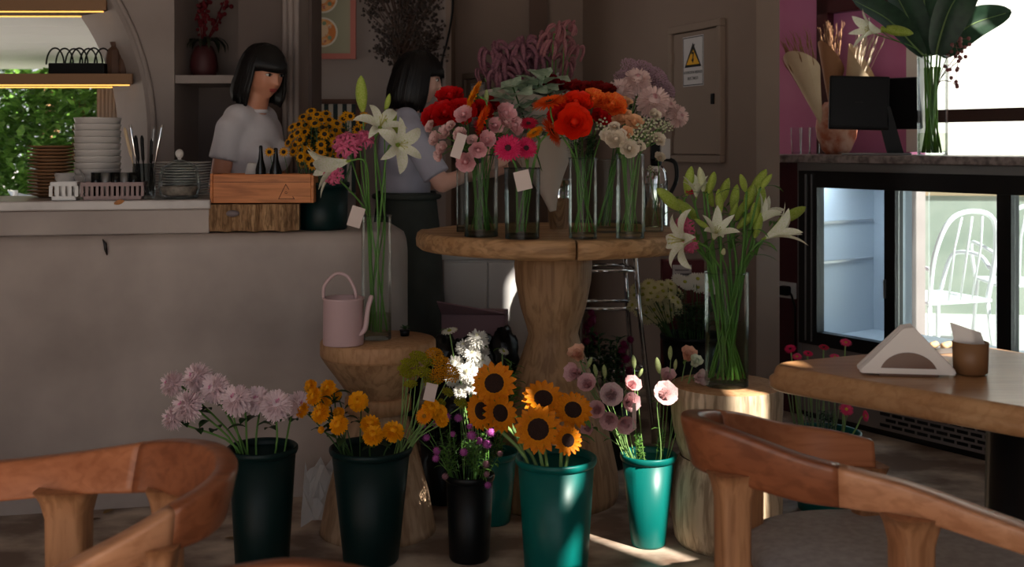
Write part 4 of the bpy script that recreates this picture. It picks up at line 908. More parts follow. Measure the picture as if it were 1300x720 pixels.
# ------------------------------------------------------------------ flower heads (unit diameter, facing +Z, stem joins at the origin)
HEAD = {}
def hd(kind, *parts): HEAD[kind] = parts            # parts: (part name, mesh, [azimuths] or None)
def MBf(fn, mats, name): m = MB(); fn(m); return m.mesh(name, mats)
leafm('stem_green', (98, 146, 66)); leafm('stem_dark', (66, 100, 52)); leafm('stem_pale', (138, 176, 104)); leafm('leaf_dark', (34, 58, 34), (48, 76, 40)); leafm('leaf_mid', (70, 112, 46), (96, 140, 60)); leafm('leaf_grey', (186, 202, 178), (150, 174, 146)); leafm('calyx', (92, 130, 60))
def mum(n0=11, rings=9, w=.085, seed=1, far=112, L=.36, shag=.12, core=3):
    r_ = random.Random(seed)
    def ring(m, k0, k1):
        for k in range(k0, k1):
            ph = 6+(far-6)*k/(rings-1); n = max(5, int(n0*2.3*math.sin(R(ph))))
            for j in range(n): m.petal(2*math.pi*(j+.5*(k % 2))/n+r_.uniform(-.15, .15), L*(.62 if k < core else 1)*r_.uniform(1-shag, 1+shag), w*r_.uniform(.85, 1.2), 90-ph+r_.uniform(-8, 8), 90-ph+(55 if k < core else -14)+r_.uniform(-12, 12), .13*math.sin(R(ph)), .12+.13*math.cos(R(ph)), 3, .45, tip=.5)
    def base(m): m.lathe([(.02, -.12), (.07, -.04), (.12, .05), (.05, .1)], 10)
    def outer(m): ring(m, core, rings); m.ball((0, 0, .12), (.26, .26, .3), 10, 8)
    return outer, (lambda m: ring(m, 0, core)), base
for kind, (c1, c2, seed, kw) in {'mum_pink': ((250, 230, 234), (226, 160, 190), 1, dict(L=.36, shag=.16, w=.07, n0=18, rings=10, core=2)), 'mum_pale': ((236, 206, 200), (222, 170, 172), 2, dict(far=112, w=.075, n0=17, rings=10, shag=.08)), 'mum_yellow': ((250, 176, 16), (246, 166, 12), 3, dict(n0=13, rings=8, w=.11, far=104, shag=.06)), 'mum_white': ((236, 234, 228), (224, 222, 196), 4, dict(rings=8, w=.1, far=100))}.items():
    o, i, b = mum(seed=seed, **kw); petal_mat(kind+'_outer', c1); petal_mat(kind+'_inner', c2)
    hd(kind, ('outer_petals', MBf(o, kind+'_outer', 'outer_petals'), None), ('inner_petals', MBf(i, kind+'_inner', 'inner_petals'), None), ('calyx', MBf(b, 'calyx', 'calyx'), None))
# sunflower
petal_mat('sun_petal', (240, 150, 10), (226, 124, 6)); mat('sun_disc', (34, 16, 14), .9, (58, 30, 20), ns=60, bump=.6, bs=90)
def sdisc(m):
    m.lathe([(.2, .0), (.225, .03), (.2, .055), (.1, .06), (.001, .052)], 24)
    for k in range(90):
        a = k*2.39996; r = .215*math.sqrt(k/90); m.ball((r*math.cos(a), r*math.sin(a), .05-.02*(r/.2)**4), (.014, .014, .022), 5, 3)
def ssep(m):
    for j in range(14): m.petal(j*2*math.pi/14, .3, .1, 10, 30, .1, -.03, 3, .2, tip=.05)
    m.lathe([(.03, -.09), (.12, -.05), (.2, -.005)], 12)
hd('sunflower', ('disc', MBf(sdisc, 'sun_disc', 'disc'), None), ('sepals', MBf(ssep, 'leaf_mid', 'sepals'), None),
   ('petal', MBf(lambda m: m.petal(0, .32, .155, 14, -6, .18, .0, 4, .3, tip=.08, base=.5), 'sun_petal', 'petal'), [j*2*math.pi/17 for j in range(17)]),
   ('petal', MBf(lambda m: m.petal(0, .28, .14, 34, 14, .18, .015, 4, .3, tip=.1, base=.5), 'sun_petal', 'petal'), [(j+.5)*2*math.pi/15 for j in range(15)]))
# gerberas
def gerb(seed):
    r_ = random.Random(seed)
    def pet(m):
        for k, (n, L, e) in enumerate(((24, .4, 6), (24, .36, 16), (18, .22, 34))):
            for j in range(n): m.petal(2*math.pi*(j+.5*(k % 2))/n+r_.uniform(-.05, .05), L*r_.uniform(.93, 1.05), .085, e+6, e-12, .09, .01*k, 3, .25, tip=.3)
    def cen(m):
        m.lathe([(.1, .0), (.11, .03), (.07, .05), (.03, .035), (.001, .03)], 16)
        for j in range(26): m.petal(j*.4, .06, .02, 70, 40, .07+.02*(j % 2), .03, 2, .2)
    return pet, cen
for kind, c1, c2, cc in (('gerbera_magenta', (212, 14, 80), (232, 60, 118), (60, 16, 26)), ('gerbera_orange', (240, 76, 8), (246, 108, 20), (70, 40, 14)), ('gerbera_yellow', (246, 170, 6), (240, 130, 4), (150, 100, 10)), ('gerbera_crimson', (176, 10, 42), (206, 40, 80), (60, 16, 20)), ('gerbera_pink', (226, 40, 104), (238, 96, 140), (200, 160, 60))):
    p_, c_ = gerb(5); petal_mat(kind, c1, c2); mat(kind+'_eye', cc, .8)
    hd(kind, ('petals', MBf(p_, kind, 'petals'), None), ('eye', MBf(c_, kind+'_eye', 'eye'), None), ('calyx', MBf(lambda m: m.lathe([(.03, -.12), (.06, -.06), (.12, 0.0)], 10), 'calyx', 'calyx'), None))
# ranunculus, roses, carnations: nested cups
def cups(seed, layers, wav, top=True):
    r_ = random.Random(seed)
    def f(m):
        for k in range(layers):
            q = (k+1)/layers; n = 3+int(4*q); a0 = r_.uniform(0, 6)
            for j in range(n): m.petal(a0+2*math.pi*j/n+r_.uniform(-.15, .15), (.2+.38*q)*r_.uniform(.9, 1.08), (.16+.34*q), 55-50*q, 118-78*q+r_.uniform(-10, 10), .01+.03*q, .06-.06*q, 5, .5, tip=.7, base=.35, wav=wav)
        m.ball((0, 0, .2), (.13, .13, .17), 8, 6)
    return f
hc = MBf(lambda m: (m.lathe([(.025, -.1), (.05, -.04), (.11, .02), (.06, .05)], 8), [m.petal(j*1.257, .22, .09, 10, 40, .05, -.02, 3, .2, tip=.1) for j in range(5)]), 'calyx', 'calyx')
for kind, c1, c2, lay, wv in (('ranunculus_orange', (246, 50, 14), (240, 44, 12), 9, .07), ('ranunculus_red', (200, 10, 18), (220, 20, 24), 9, .06), ('ranunculus_flame', (240, 60, 16), (250, 150, 60), 9, .05), ('ranunculus_dark', (120, 12, 14), (150, 20, 16), 7, .03), ('carnation_pink', (232, 160, 170), (242, 200, 200), 7, .09), ('carnation_pale', (238, 210, 202), (228, 178, 180), 7, .07), ('carnation_rose', (206, 90, 120), (226, 130, 150), 6, .08), ('rose_white', (240, 228, 212), (230, 214, 190), 6, .05), ('rose_peach', (238, 180, 130), (244, 204, 166), 6, .05), ('dahlia_red', (120, 8, 22), (150, 10, 30), 8, .05)):
    petal_mat(kind, c1, c2); hd(kind, ('petals', MBf(cups(len(kind)+lay, lay, wv), kind, 'petals'), None), ('calyx', hc, None))
# lisianthus: open ruffled cup of separate petals, and closed bud
for kind, c1, c2 in (('lisianthus_pink', (226, 172, 178), (238, 200, 200)), ('lisianthus_pale', (236, 218, 214), (228, 190, 194)), ('lisianthus_peach', (230, 170, 140), (238, 194, 170)), ('lisianthus_white', (236, 238, 222), (220, 228, 196))):
    petal_mat(kind, c1, c2)
    hd(kind, ('petal', MBf(lambda m: m.petal(0, .66, .54, 78, 40, .03, 0, 6, .3, tip=.75, base=.4, wav=.09), kind, 'petal'), [j*2*math.pi/7 for j in range(7)]),
       ('petal', MBf(lambda m: m.petal(0, .52, .46, 88, 84, .02, .02, 5, .4, tip=.6, base=.4, wav=.04), kind, 'petal'), [(j+.5)*2*math.pi/5 for j in range(5)]),
       ('heart', MBf(lambda m: (m.ball((0, 0, .2), (.09, .09, .16), 10, 6), [m.petal(j*.9, .5, .34, 86, 96, .04, .05, 5, .5, tip=.7, base=.4, wav=.04) for j in range(7)]), kind, 'heart'), None), ('calyx', hc, None))
# lilies: trumpet of six petals
petal_mat('lily_white', (244, 242, 230), (226, 230, 196)); petal_mat('lily_green', (180, 196, 92), (140, 172, 60)); petal_mat('lily_bud', (156, 182, 60), (190, 202, 110))
def lily_parts(mt, L=.78, open_=1.0):
    return (('petal', MBf(lambda m: m.petal(0, L, .30, 80, 78-112*open_, .03, 0, 8, .35, tip=.04, base=.3), mt, 'petal'), [j*2*math.pi/3 for j in range(3)]), ('petal', MBf(lambda m: m.petal(0, L*.97, .22, 82, 80-105*open_, .025, 0, 8, .3, tip=.04, base=.3), mt, 'petal'), [(j+.5)*2*math.pi/3 for j in range(3)]),
            ('stamens', MBf(lambda m: [(m.tube([(0, 0, .1), (.05*math.cos(j), .05*math.sin(j), .35), (.09*math.cos(j), .09*math.sin(j), .45)], .008, 5), m.ball((.09*math.cos(j), .09*math.sin(j), .45), (.012, .03, .014), 5, 3)) for j in range(6)], mat('stamen', (196, 190, 110), .6), 'stamens'), None),
            ('throat', MBf(lambda m: m.lathe([(.022, -.1), (.035, 0), (.05, .12)], 8), 'lily_green', 'throat'), None))
hd('lily', *lily_parts('lily_white')); hd('lily_half', *lily_parts('lily_white', .95, .45)); hd('lily_green_open', *lily_parts('lily_green', .8, .75))
def budf(m):
    rows = []
    for i in range(11):
        t = i/10; r = .165*math.sin(math.pi*min(1, t*.88+.07))**.75*(1 if t < .95 else .4); rows.append([(r*(1+.13*math.cos(3*a))*math.cos(a), r*(1+.13*math.cos(3*a))*math.sin(a), t) for a in [2*math.pi*k/12 for k in range(12)]])
    m.grid(rows, 0, True, True)
hd('lily_bud', ('bud', MBf(budf, 'lily_bud', 'bud'), None)); petal_mat('bud_white', (214, 220, 160), (236, 234, 206)); hd('lily_bud_white', ('bud', MBf(budf, 'bud_white', 'bud'), None))
petal_mat('bud_green', (150, 172, 100), (206, 214, 160)); hd('lisianthus_bud', ('bud', MBf(budf, 'bud_green', 'bud'), None), ('calyx', MBf(lambda m: [m.petal(j*1.257, .5, .1, 70, 85, .05, -.02, 3, .2, tip=.1) for j in range(5)], 'calyx', 'calyx'), None))
# nerine: umbel of curly narrow petals
def nerf(m):
    r_ = random.Random(4)
    for f in range(9):
        a = f*2.4; e = 15+60*((f*37) % 9)/9; rot = Vector((math.cos(a)*math.cos(R(e)), math.sin(a)*math.cos(R(e)), math.sin(R(e)))); q = rot.to_track_quat('Z', 'Y').to_matrix().to_4x4(); i0 = len(m.v)
        for j in range(6): m.petal(j*math.pi/3, .3, .06, 62, -40, .01, .14, 6, .3, tip=.2, wav=.25)
        m.tube([(0, 0, 0), (0, 0, .15)], .012, 5); m.xf(q, i0)
petal_mat('nerine_pink', (218, 92, 136), (232, 128, 160)); hd('nerine', ('florets', MBf(nerf, 'nerine_pink', 'florets'), None))
# small daisies
def dais(mt_p, mt_c, n=14, cr=.13, cz=.06, e=8, w=.17):
    return (('petals', MBf(lambda m: [m.petal(j*2*math.pi/n, .4, w, e, e-14, .1, .0, 2, .2, tip=.4) for j in range(n)], mt_p, 'petals'), None), ('eye', MBf(lambda m: m.lathe([(cr, .0), (cr, cz*.5), (cr*.6, cz), (.001, cz*1.1)], 12), mt_c, 'eye'), None))
petal_mat('rud_petal', (232, 166, 10), (214, 140, 8)); mat('rud_eye', (30, 18, 12), .8); petal_mat('cream', (216, 206, 150), (228, 220, 180)); petal_mat('daisy_w', (226, 222, 212)); mat('daisy_eye', (170, 170, 60), .7)
hd('rudbeckia', *dais('rud_petal', 'rud_eye', 12, .2, .14)); hd('daisy_cream', *dais('cream', 'daisy_eye', 16)); hd('daisy_white', *dais('daisy_w', 'daisy_eye', 16))
# globe flowers, umbels, tiny clusters
petal_mat('globe_purple', (176, 74, 164), (206, 116, 190)); petal_mat('globe_faded', (176, 132, 140), (150, 100, 116)); petal_mat('dark_magenta', (104, 16, 56), (128, 24, 76))
def globe(m):
    m.ball((0, 0, .4), (.38, .38, .42), 12, 8)
    for k in range(46):
        z = 1-2*(k+.5)/46; r = math.sqrt(1-z*z); a = k*2.4; d = Vector((r*math.cos(a), r*math.sin(a), z)); q = d.to_track_quat('Z', 'Y').to_matrix().to_4x4(); i0 = len(m.v); m.petal(0, .16, .14, 60, 88, .0, 0, 2, .5); m.xf(Matrix.Translation((d.x*.36, d.y*.36, .4+d.z*.4)) @ q, i0)
for kd, mt in (('globe', 'globe_purple'), ('globe_old', 'globe_faded'), ('globe_dark', 'dark_magenta')): hd(kd, ('globe', MBf(globe, mt, 'globe'), None))
def umbel(n, flat, rb, seed):
    r_ = random.Random(seed)
    def f(m):
        for k in range(n):
            r = .5*math.sqrt(k/n); a = k*2.4; z = .2+flat*(.25-r*r)+r_.uniform(-.03, .03); m.ball((r*math.cos(a), r*math.sin(a), z), (rb, rb, rb*.8), 6, 4)
            if k % 4 == 0: m.tube([(0, 0, -.15), (r*math.cos(a), r*math.sin(a), z)], .012, 4)
    return f
petal_mat('yarrow_green', (148, 150, 26), (176, 168, 30)); petal_mat('yarrow_gold', (224, 158, 16), (206, 138, 10)); petal_mat('mauve_bits', (176, 136, 154), (200, 166, 176)); petal_mat('white_bits', (228, 226, 208), (200, 206, 150))
hd('yarrow', ('umbel', MBf(umbel(60, .3, .055, 1), 'yarrow_green', 'umbel'), None)); hd('yarrow_gold', ('umbel', MBf(umbel(60, .9, .06, 2), 'yarrow_gold', 'umbel'), None)); hd('statice', ('umbel', MBf(umbel(110, .9, .04, 3), 'mauve_bits', 'umbel'), None)); hd('bud_spray', ('umbel', MBf(umbel(14, .9, .075, 4), 'white_bits', 'umbel'), None))
# drooping club plumes
def plume(seed):
    r_ = random.Random(seed)
    def f(m):
        for k in range(9):
            a = k*.7+r_.uniform(-.3, .3); L = r_.uniform(.5, .95); P = catmull([(0, 0, .0), (.1*math.cos(a), .1*math.sin(a), .3), (.25*math.cos(a), .25*math.sin(a), .5*L+.1), (.42*math.cos(a), .42*math.sin(a), .35*L), (.48*math.cos(a), .48*math.sin(a), .02-.2*L)], 5)
            n = len(P); m.tube(P, [.015+.042*math.sin(math.pi*max(0, (i/n-.25))/.76)**.6 if i/n > .25 else .02 for i in range(n)], 8)
            for j in range(150):
                i = r_.randrange(n//3, n-1); d = Vector((r_.gauss(0, 1), r_.gauss(0, 1), r_.gauss(0, 1))).normalized(); m.ball(P[i]+d*.052, .018, 4, 3)
    return f
petal_mat('plume_mauve', (132, 82, 100), (158, 108, 116)); petal_mat('plume_pink', (158, 92, 106), (178, 126, 124))
for k in range(3): hd('plume%d' % k, ('plume', MBf(plume(k), 'plume_mauve' if k < 2 else 'plume_pink', 'plume'), None))
# leaves and sprigs
LEAF = {}
for nm, mt, W_ in (('dark', 'leaf_dark', .5), ('mid', 'leaf_mid', .3), ('lily', 'leaf_mid', .13), ('grey', 'leaf_grey', .75)): LEAF[nm] = MBf(lambda m: m.petal(0, 1, W_, 35, -35, 0, 0, 5, .25, tip=.06, base=.12), mt, 'leaf')
def sprig_mesh(mt, n, L, W_, seed, sp=.3, mts='stem_dark'):
    r_ = random.Random(seed); m = MB()
    m.tube([(0, 0, 0), (.02, 0, .5), (0, .02, 1)], .006, 5, 1)
    for k in range(n):
        z = sp+(1-sp)*k/n; i0 = len(m.v); m.petal(k*2.4+r_.uniform(-.3, .3), L*r_.uniform(.7, 1.2), W_, r_.uniform(20, 60), r_.uniform(-30, 20), .01, 0, 3, .2, tip=.2); m.xf(Matrix.Translation((0, 0, z)), i0)
    return m.mesh('sprig', [mt, mts])
SPR = {'dark': sprig_mesh('leaf_dark', 26, .13, .05, 1, .55), 'mid': sprig_mesh('leaf_mid', 26, .11, .034, 2, .55), 'grey': sprig_mesh('leaf_grey', 16, .2, .19, 3, .55), 'fine': sprig_mesh('stem_green', 70, .2, .035, 4)}
# ------------------------------------------------------------------ one flower = one thing (stem, head parts, leaves)
def fv(r, t, u): return Vector((r, -t, u)).normalized()
def stem_path(key, head, face, size, back=.35, lean=.7, jit=.5):
    c, rb, rt, h = VS[key]; d = Vector((head.x-c.x, head.y-c.y, 0)); dl = d.length; dn = d/dl if dl > 1e-5 else Vector((1, 0, 0))
    a = rnd.uniform(0, 6.28); b = c+Vector((math.cos(a)*rb*jit, math.sin(a)*rb*jit, .022))-dn*min(rb*.35, dl*.3)
    rim = c+dn*min(rt*lean, dl*.8)+Vector((rnd.uniform(-.12, .12)*rt, rnd.uniform(-.12, .12)*rt, h))
    e = head-face*size*.05; q = e-face*size*back-Vector((0, 0, size*.15))
    if q.z < rim.z+.01: q.z = min(e.z, rim.z+.01)
    if e.z < rim.z+.03: return b, [b, rim*.5+b*.5, rim, (rim+e)*.5+Vector((0, 0, .02)), e]
    return b, [b, b*.5+rim*.5, rim, q, e]
def flower(key, kind, head, face, size, label, name, cat, group, sm='stem_green', sr=.0022, leaf=None, nl=2, ll=.06, back=.35, lean=.7, roll=None, squash=1, base=None, path=None, jit=.5):
    face = Vector(face).normalized()
    if path is not None: b = Vector(path[0]); P = [Vector(p) for p in path]
    else: b, P = stem_path(key, head, face, size, back, lean, jit)
    t = thing(name, label, cat, b, 0, group); P = catmull([p-b for p in P], 4)
    m = MB(); m.tube(P, sr, 5); m.build('stem', sm, t)
    q = face.to_track_quat('Z', 'Y') @ Quaternion((0, 0, 1), rnd.uniform(0, 6.28) if roll is None else roll)
    for (pn, me, az) in HEAD[kind]:
        for a in (az or [0]):
            link(pn, me, t, head-b, q @ Quaternion((0, 0, 1), a+(rnd.uniform(-.06, .06) if az else 0)), (size, size, size*squash))
    if leaf:
        n = len(P)
        for k in range(nl):
            i = int(n*(.62+.3*k/max(nl, 1))); link('leaf', LEAF[leaf], t, P[min(i, n-2)], Quaternion((0, 0, 1), rnd.uniform(0, 6.28)), ll*rnd.uniform(.8, 1.2))
    return t
def bunch(key, specs, desc, where, name, cat, group, D=None, fc=None, same=False, grow=1, **kw):
    """specs: (px, py, size in px, kind, depth offset, facing (right, towards camera, up))"""
    c, rb, rt, h = VS[key]; order = sorted(range(len(specs)), key=lambda i: specs[i][0]); n = len(specs)
    for rank, i in enumerate(order):
        s = specs[i]; Dh = (D or c.y)+s[4]; hp = at(s[0], s[1], Dh); f = s[5] if len(s) > 5 else None
        if f is None:
            cx = 650+c.x/c.y*FPX; f = ((s[0]-cx)/90+rnd.uniform(-.2, .2), .75, .55+rnd.uniform(-.2, .2))
        size = pxl(s[2]*grow, Dh); w_ = place_word(rank, n)
        lab = f'{desc} {where}' if (same or n == 1) else f'{w_} {desc} {where}'
        flower(key, s[3], hp-fv(*f)*size*.1, fv(*f), size, lab, name, cat, group, **kw)
def sprigs(key, n, kind, hgt, spread, label, name='leafy_sprig', grp=None, D=0, dx=0, seed=0, zoff=0):
    r_ = random.Random(seed+n); c, rb, rt, h = VS[key]
    for k in range(n):
        a = r_.uniform(0, 6.28); r = spread*math.sqrt(r_.uniform(0, 1)); L = h+hgt*r_.uniform(.6, 1.1)
        tip = c+Vector((dx+r*math.cos(a), D+r*math.sin(a)*.8, L)); b = c+Vector((.4*rb*math.cos(a), .4*rb*math.sin(a), h*.72+zoff))
        o = link(name, SPR[kind], None, b, (tip-b).to_track_quat('Z', 'Y'), (tip-b).length); tag(o, label, 'foliage', grp or label)
# ------------------------------------------------------------------ floor buckets
Y = 'in bucket'
bunch('b1', [(221, 488, 34, 'mum_pink', .06), (252, 480, 38, 'mum_pink', .05), (241, 516, 42, 'mum_pink', -.06), (275, 494, 38, 'mum_pink', -.02), (222, 531, 32, 'mum_pink', -.04), (301, 509, 40, 'mum_pink', -.05), (326, 509, 36, 'mum_pink', 0), (351, 516, 40, 'mum_pink', -.04), (378, 514, 34, 'mum_pink', .06), (262, 487, 30, 'mum_pink', .1)], 'pale pink chrysanthemum', 'in the dark green bucket behind left chair', 'chrysanthemum', 'flower', 'pale pink chrysanthemums', sm='stem_green', sr=.0032, leaf='dark', nl=4, ll=.055)
bunch('b2', [(395, 491, 19, 'mum_yellow', 0), (400, 504, 24, 'mum_yellow', -.05), (384, 521, 21, 'mum_yellow', -.04), (417, 493, 22, 'mum_yellow', 0), (426, 502, 18, 'mum_yellow', .04), (413, 511, 22, 'mum_yellow', -.02), (408, 526, 26, 'mum_yellow', -.08), (455, 510, 27, 'mum_yellow', 0), (431, 540, 26, 'mum_yellow', -.1), (430, 525, 17, 'mum_yellow', 0), (470, 540, 27, 'mum_yellow', -.04, (0, .4, .9)), (474, 554, 28, 'mum_yellow', -.1, (0, .5, .8)), (499, 549, 29, 'mum_yellow', -.08, (.2, .5, .8)), (408, 546, 10, 'mum_yellow', -.08)], 'orange-yellow button chrysanthemum', 'in bucket before the hourglass stool', 'button_chrysanthemum', 'flower', 'yellow button chrysanthemums', sm='stem_dark', sr=.0022, leaf='dark', nl=3, ll=.05)
bunch('b2', [(520, 463, 24, 'yarrow', .04, (.2, .3, 1)), (531, 454, 24, 'yarrow', .06, (.2, .3, 1)), (543, 461, 24, 'yarrow', .05, (.2, .3, 1)), (536, 474, 24, 'yarrow', 0, (.1, .4, 1)), (518, 476, 22, 'yarrow', .02, (.1, .4, 1)), (548, 486, 24, 'yarrow', .02, (.2, .5, 1)), (521, 489, 18, 'yarrow', -.02, (0, .4, 1)), (512, 469, 16, 'yarrow', .03, (0, .4, 1)), (568, 499, 16, 'yarrow', 0, (.4, .5, .8)), (584, 512, 18, 'yarrow', 0, (.4, .6, .7)), (560, 512, 12, 'yarrow', 0, (.4, .6, .7))], 'greenish yarrow cluster', 'leaning right in the bucket before hourglass stool', 'yarrow', 'flower', 'green-yellow yarrow', sm='stem_pale', sr=.0018, lean=.9)
bunch('b2', [(551, 451, 22, 'yarrow_gold', .03, (.1, .5, .9)), (560, 463, 24, 'yarrow_gold', 0, (.2, .7, .7)), (571, 476, 24, 'yarrow_gold', 0, (.4, .7, .6)), (556, 478, 22, 'yarrow_gold', 0, (.1, .8, .6)), (547, 518, 24, 'mum_yellow', -.04, (.2, .8, .6)), (557, 524, 22, 'mum_yellow', -.02, (.4, .8, .5)), (538, 528, 24, 'gerbera_yellow', -.06, (-.2, .8, .5)), (561, 534, 18, 'mum_yellow', -.02, (.4, .8, .5))], 'golden yellow flower', 'leaning over between yarrow and purple flowers', 'golden_flower', 'flower', 'golden flowers by the yarrow', sm='stem_pale', sr=.0018, lean=.9)
g = [(568, 531, 14, 'globe', -.02), (555, 539, 10, 'globe', 0), (583, 532, 12, 'globe', .03), (599, 555, 14, 'globe', -.06), (622, 551, 13, 'globe', -.04), (618, 565, 13, 'globe', -.06), (608, 561, 11, 'globe', -.02), (589, 576, 12, 'globe', -.08), (555, 583, 11, 'globe', -.06), (539, 541, 9, 'globe', 0), (543, 556, 11, 'globe', .02), (556, 574, 12, 'globe', 0), (616, 590, 11, 'globe_old', -.08), (617, 603, 9, 'globe_old', -.08), (566, 606, 10, 'globe_old', -.07), (619, 617, 10, 'globe', -.07), (596, 543, 9, 'globe', .04), (575, 552, 9, 'globe', .02), (634, 577, 9, 'globe_old', -.03), (529, 556, 8, 'globe', .02)]
bunch('b3', g, 'purple globe flower', 'above the small black bucket', 'globe_amaranth', 'flower', 'purple globe flowers', sm='stem_green', sr=.0012, leaf='mid', nl=2, ll=.03, lean=.85, fc=1)
sprigs('b3', 16, 'mid', .13, .12, 'thin green sprig among the purple globe flowers'); sprigs('b3', 8, 'dark', .1, .11, 'dark leafy sprig among the purple globe flowers', seed=4)
bunch('b4', [(570, 418, 22, 'daisy_white', 0, (-.2, .25, .9)), (606, 433, 30, 'mum_white', 0, (0, .4, .9)), (590, 442, 24, 'mum_white', .02, (-.3, .5, .8)), (600, 452, 24, 'mum_white', -.02, (0, .6, .7)), (578, 464, 26, 'mum_white', 0, (-.4, .6, .6)), (594, 474, 28, 'mum_white', -.05, (-.2, .8, .5)), (612, 462, 24, 'mum_white', 0, (0, .6, .8)), (575, 482, 22, 'mum_white', 0, (-.4, .6, .6)), (612, 446, 20, 'mum_white', .04, (.3, .3, .9)), (601, 490, 24, 'mum_white', -.04, (-.1, .9, .3)), (585, 497, 20, 'mum_white', -.04, (-.2, .9, .3)), (640, 445, 14, 'daisy_white', .1, (.3, .4, .8))], 'white chrysanthemum', 'behind the sunflowers', 'white_chrysanthemum', 'flower', 'white chrysanthemums', sm='stem_pale', sr=.0022, leaf='mid', nl=2, ll=.04, lean=.8)
sprigs('b4', 4, 'mid', .3, .06, 'bright green leafy sprig between white flowers and table pedestal', dx=.07, seed=2); sprigs('b4', 6, 'dark', .2, .1, 'dark leafy sprig below the white chrysanthemums', seed=8); sprigs('b0', 7, 'dark', .08, .06, 'dark leafy sprig in the bucket by the hourglass stool', seed=9)
bunch('b5', [(627, 486, 58, 'sunflower', -.02, (-.1, .9, .35)), (609, 522, 52, 'sunflower', .04, (-.75, .9, .1)), (637, 524, 52, 'sunflower', -.06, (.55, .8, .35)), (690, 504, 56, 'sunflower', .05, (.05, .75, .7)), (683, 545, 64, 'sunflower', -.1, (-.1, .95, .25)), (728, 519, 52, 'sunflower', -.02, (.1, .8, .6)), (722, 559, 40, 'sunflower', -.11, (.3, .9, .3))], 'sunflower', 'in the large teal bucket', 'sunflower', 'flower', 'sunflowers', sm='stem_pale', sr=.0055, leaf='mid', nl=2, ll=.085)
LP = 'in the small sunlit teal bucket'
bunch('b6', [(736, 455, 27, 'lisianthus_peach', -.02, (-.4, .4, .8)), (734, 475, 28, 'lisianthus_pink', -.03, (-.7, .6, .3)), (748, 490, 28, 'lisianthus_pink', -.04, (-.3, .8, .5)), (775, 503, 34, 'lisianthus_pale', -.08, (0, .95, .35)), (760, 521, 26, 'lisianthus_pink', -.1, (-.3, .9, .3)), (796, 511, 28, 'lisianthus_pink', -.06, (.3, .8, .2)), (799, 493, 26, 'lisianthus_pink', 0, (.3, .6, .6)), (775, 530, 28, 'lisianthus_pink', -.09, (-.2, .9, -.1)), (791, 534, 28, 'lisianthus_pink', -.1, (.2, .9, -.2)), (750, 543, 22, 'lisianthus_pink', -.08, (-.6, .8, .1)), (840, 504, 36, 'lisianthus_pale', -.06, (.2, .9, .5)), (846, 483, 24, 'lisianthus_pink', .04, (.1, .5, .8)), (872, 455, 24, 'lisianthus_peach', .05, (.2, .5, .8)), (884, 481, 24, 'lisianthus_pale', 0, (.6, .7, .3)), (881, 463, 20, 'lisianthus_white', 0, (.3, .6, .8))], 'lisianthus', LP, 'lisianthus', 'flower', 'pink lisianthus', grow=1.12, sm='stem_pale', sr=.0017, leaf='mid', nl=2, ll=.03, lean=.8)
bunch('b6', [(768, 478, 18, 'lisianthus_bud', 0, (-.1, .2, 1)), (757, 476, 16, 'lisianthus_bud', .02, (-.2, .1, 1)), (837, 472, 22, 'lisianthus_bud', 0, (-.2, .2, 1)), (805, 466, 18, 'lisianthus_bud', .03, (-.1, .2, 1)), (811, 478, 14, 'lisianthus_bud', .03, (.3, .3, .8)), (851, 455, 18, 'lisianthus_bud', .04, (0, .1, 1)), (857, 468, 14, 'lisianthus_bud', .04, (.1, .1, 1)), (746, 466, 16, 'lisianthus_bud', 0, (.4, .2, 1))], 'green lisianthus bud', LP, 'lisianthus_bud', 'flower', 'lisianthus buds', sm='stem_pale', sr=.0013, lean=.8)
sprigs('b6', 5, 'mid', .07, .06, 'small leafy sprig among the lisianthus stems')
# gerbera bucket under the dining table: bare stems, a few heads
gs = [(1075, 519, 20, 'gerbera_pink', -.05, (.1, .7, .6)), (1074, 434, 16, 'gerbera_pink', .1, (0, .5, .8)), (1003, 442, 16, 'gerbera_magenta', .1, (-.3, .5, .8)), (1012, 452, 14, 'gerbera_pink', .1, (-.1, .5, .8)), (1100, 528, 16, 'gerbera_pink', -.06, (.6, .6, .2)), (1010, 492, 14, 'gerbera_crimson', .05, (-.3, .6, .5)), (1046, 440, 14, 'gerbera_crimson', .15, (0, .4, .9)), (1026, 448, 14, 'gerbera_magenta', .1, (0, .4, .9)), (1060, 452, 14, 'gerbera_pink', .1, (0, .4, .9)), (1090, 470, 14, 'gerbera_magenta', .1, (.3, .4, .9))]
bunch('b7', gs, 'pink or crimson gerbera', 'in the teal bucket under dining table', 'gerbera', 'flower', 'pink gerberas under the table', sm='stem_pale', sr=.003, lean=.85)
for k in range(16):
    c = VS['b7'][0]; hp = at(1000+5.2*k, 498-8*rnd.random(), c.y+rnd.uniform(-.04, .08)); flower('b7', 'globe_old', hp, (0, .2, 1), .008, 'thin grey-green bare flower stem in bucket under the dining table', 'bare_flower', 'flower', 'bare stems under the table', sm=leafm('stem_greygreen', (128, 148, 108)), sr=.0026, lean=.85)
sprigs('b7', 6, 'dark', .08, .09, 'dark leafy sprig in the bucket under the dining table', seed=3)
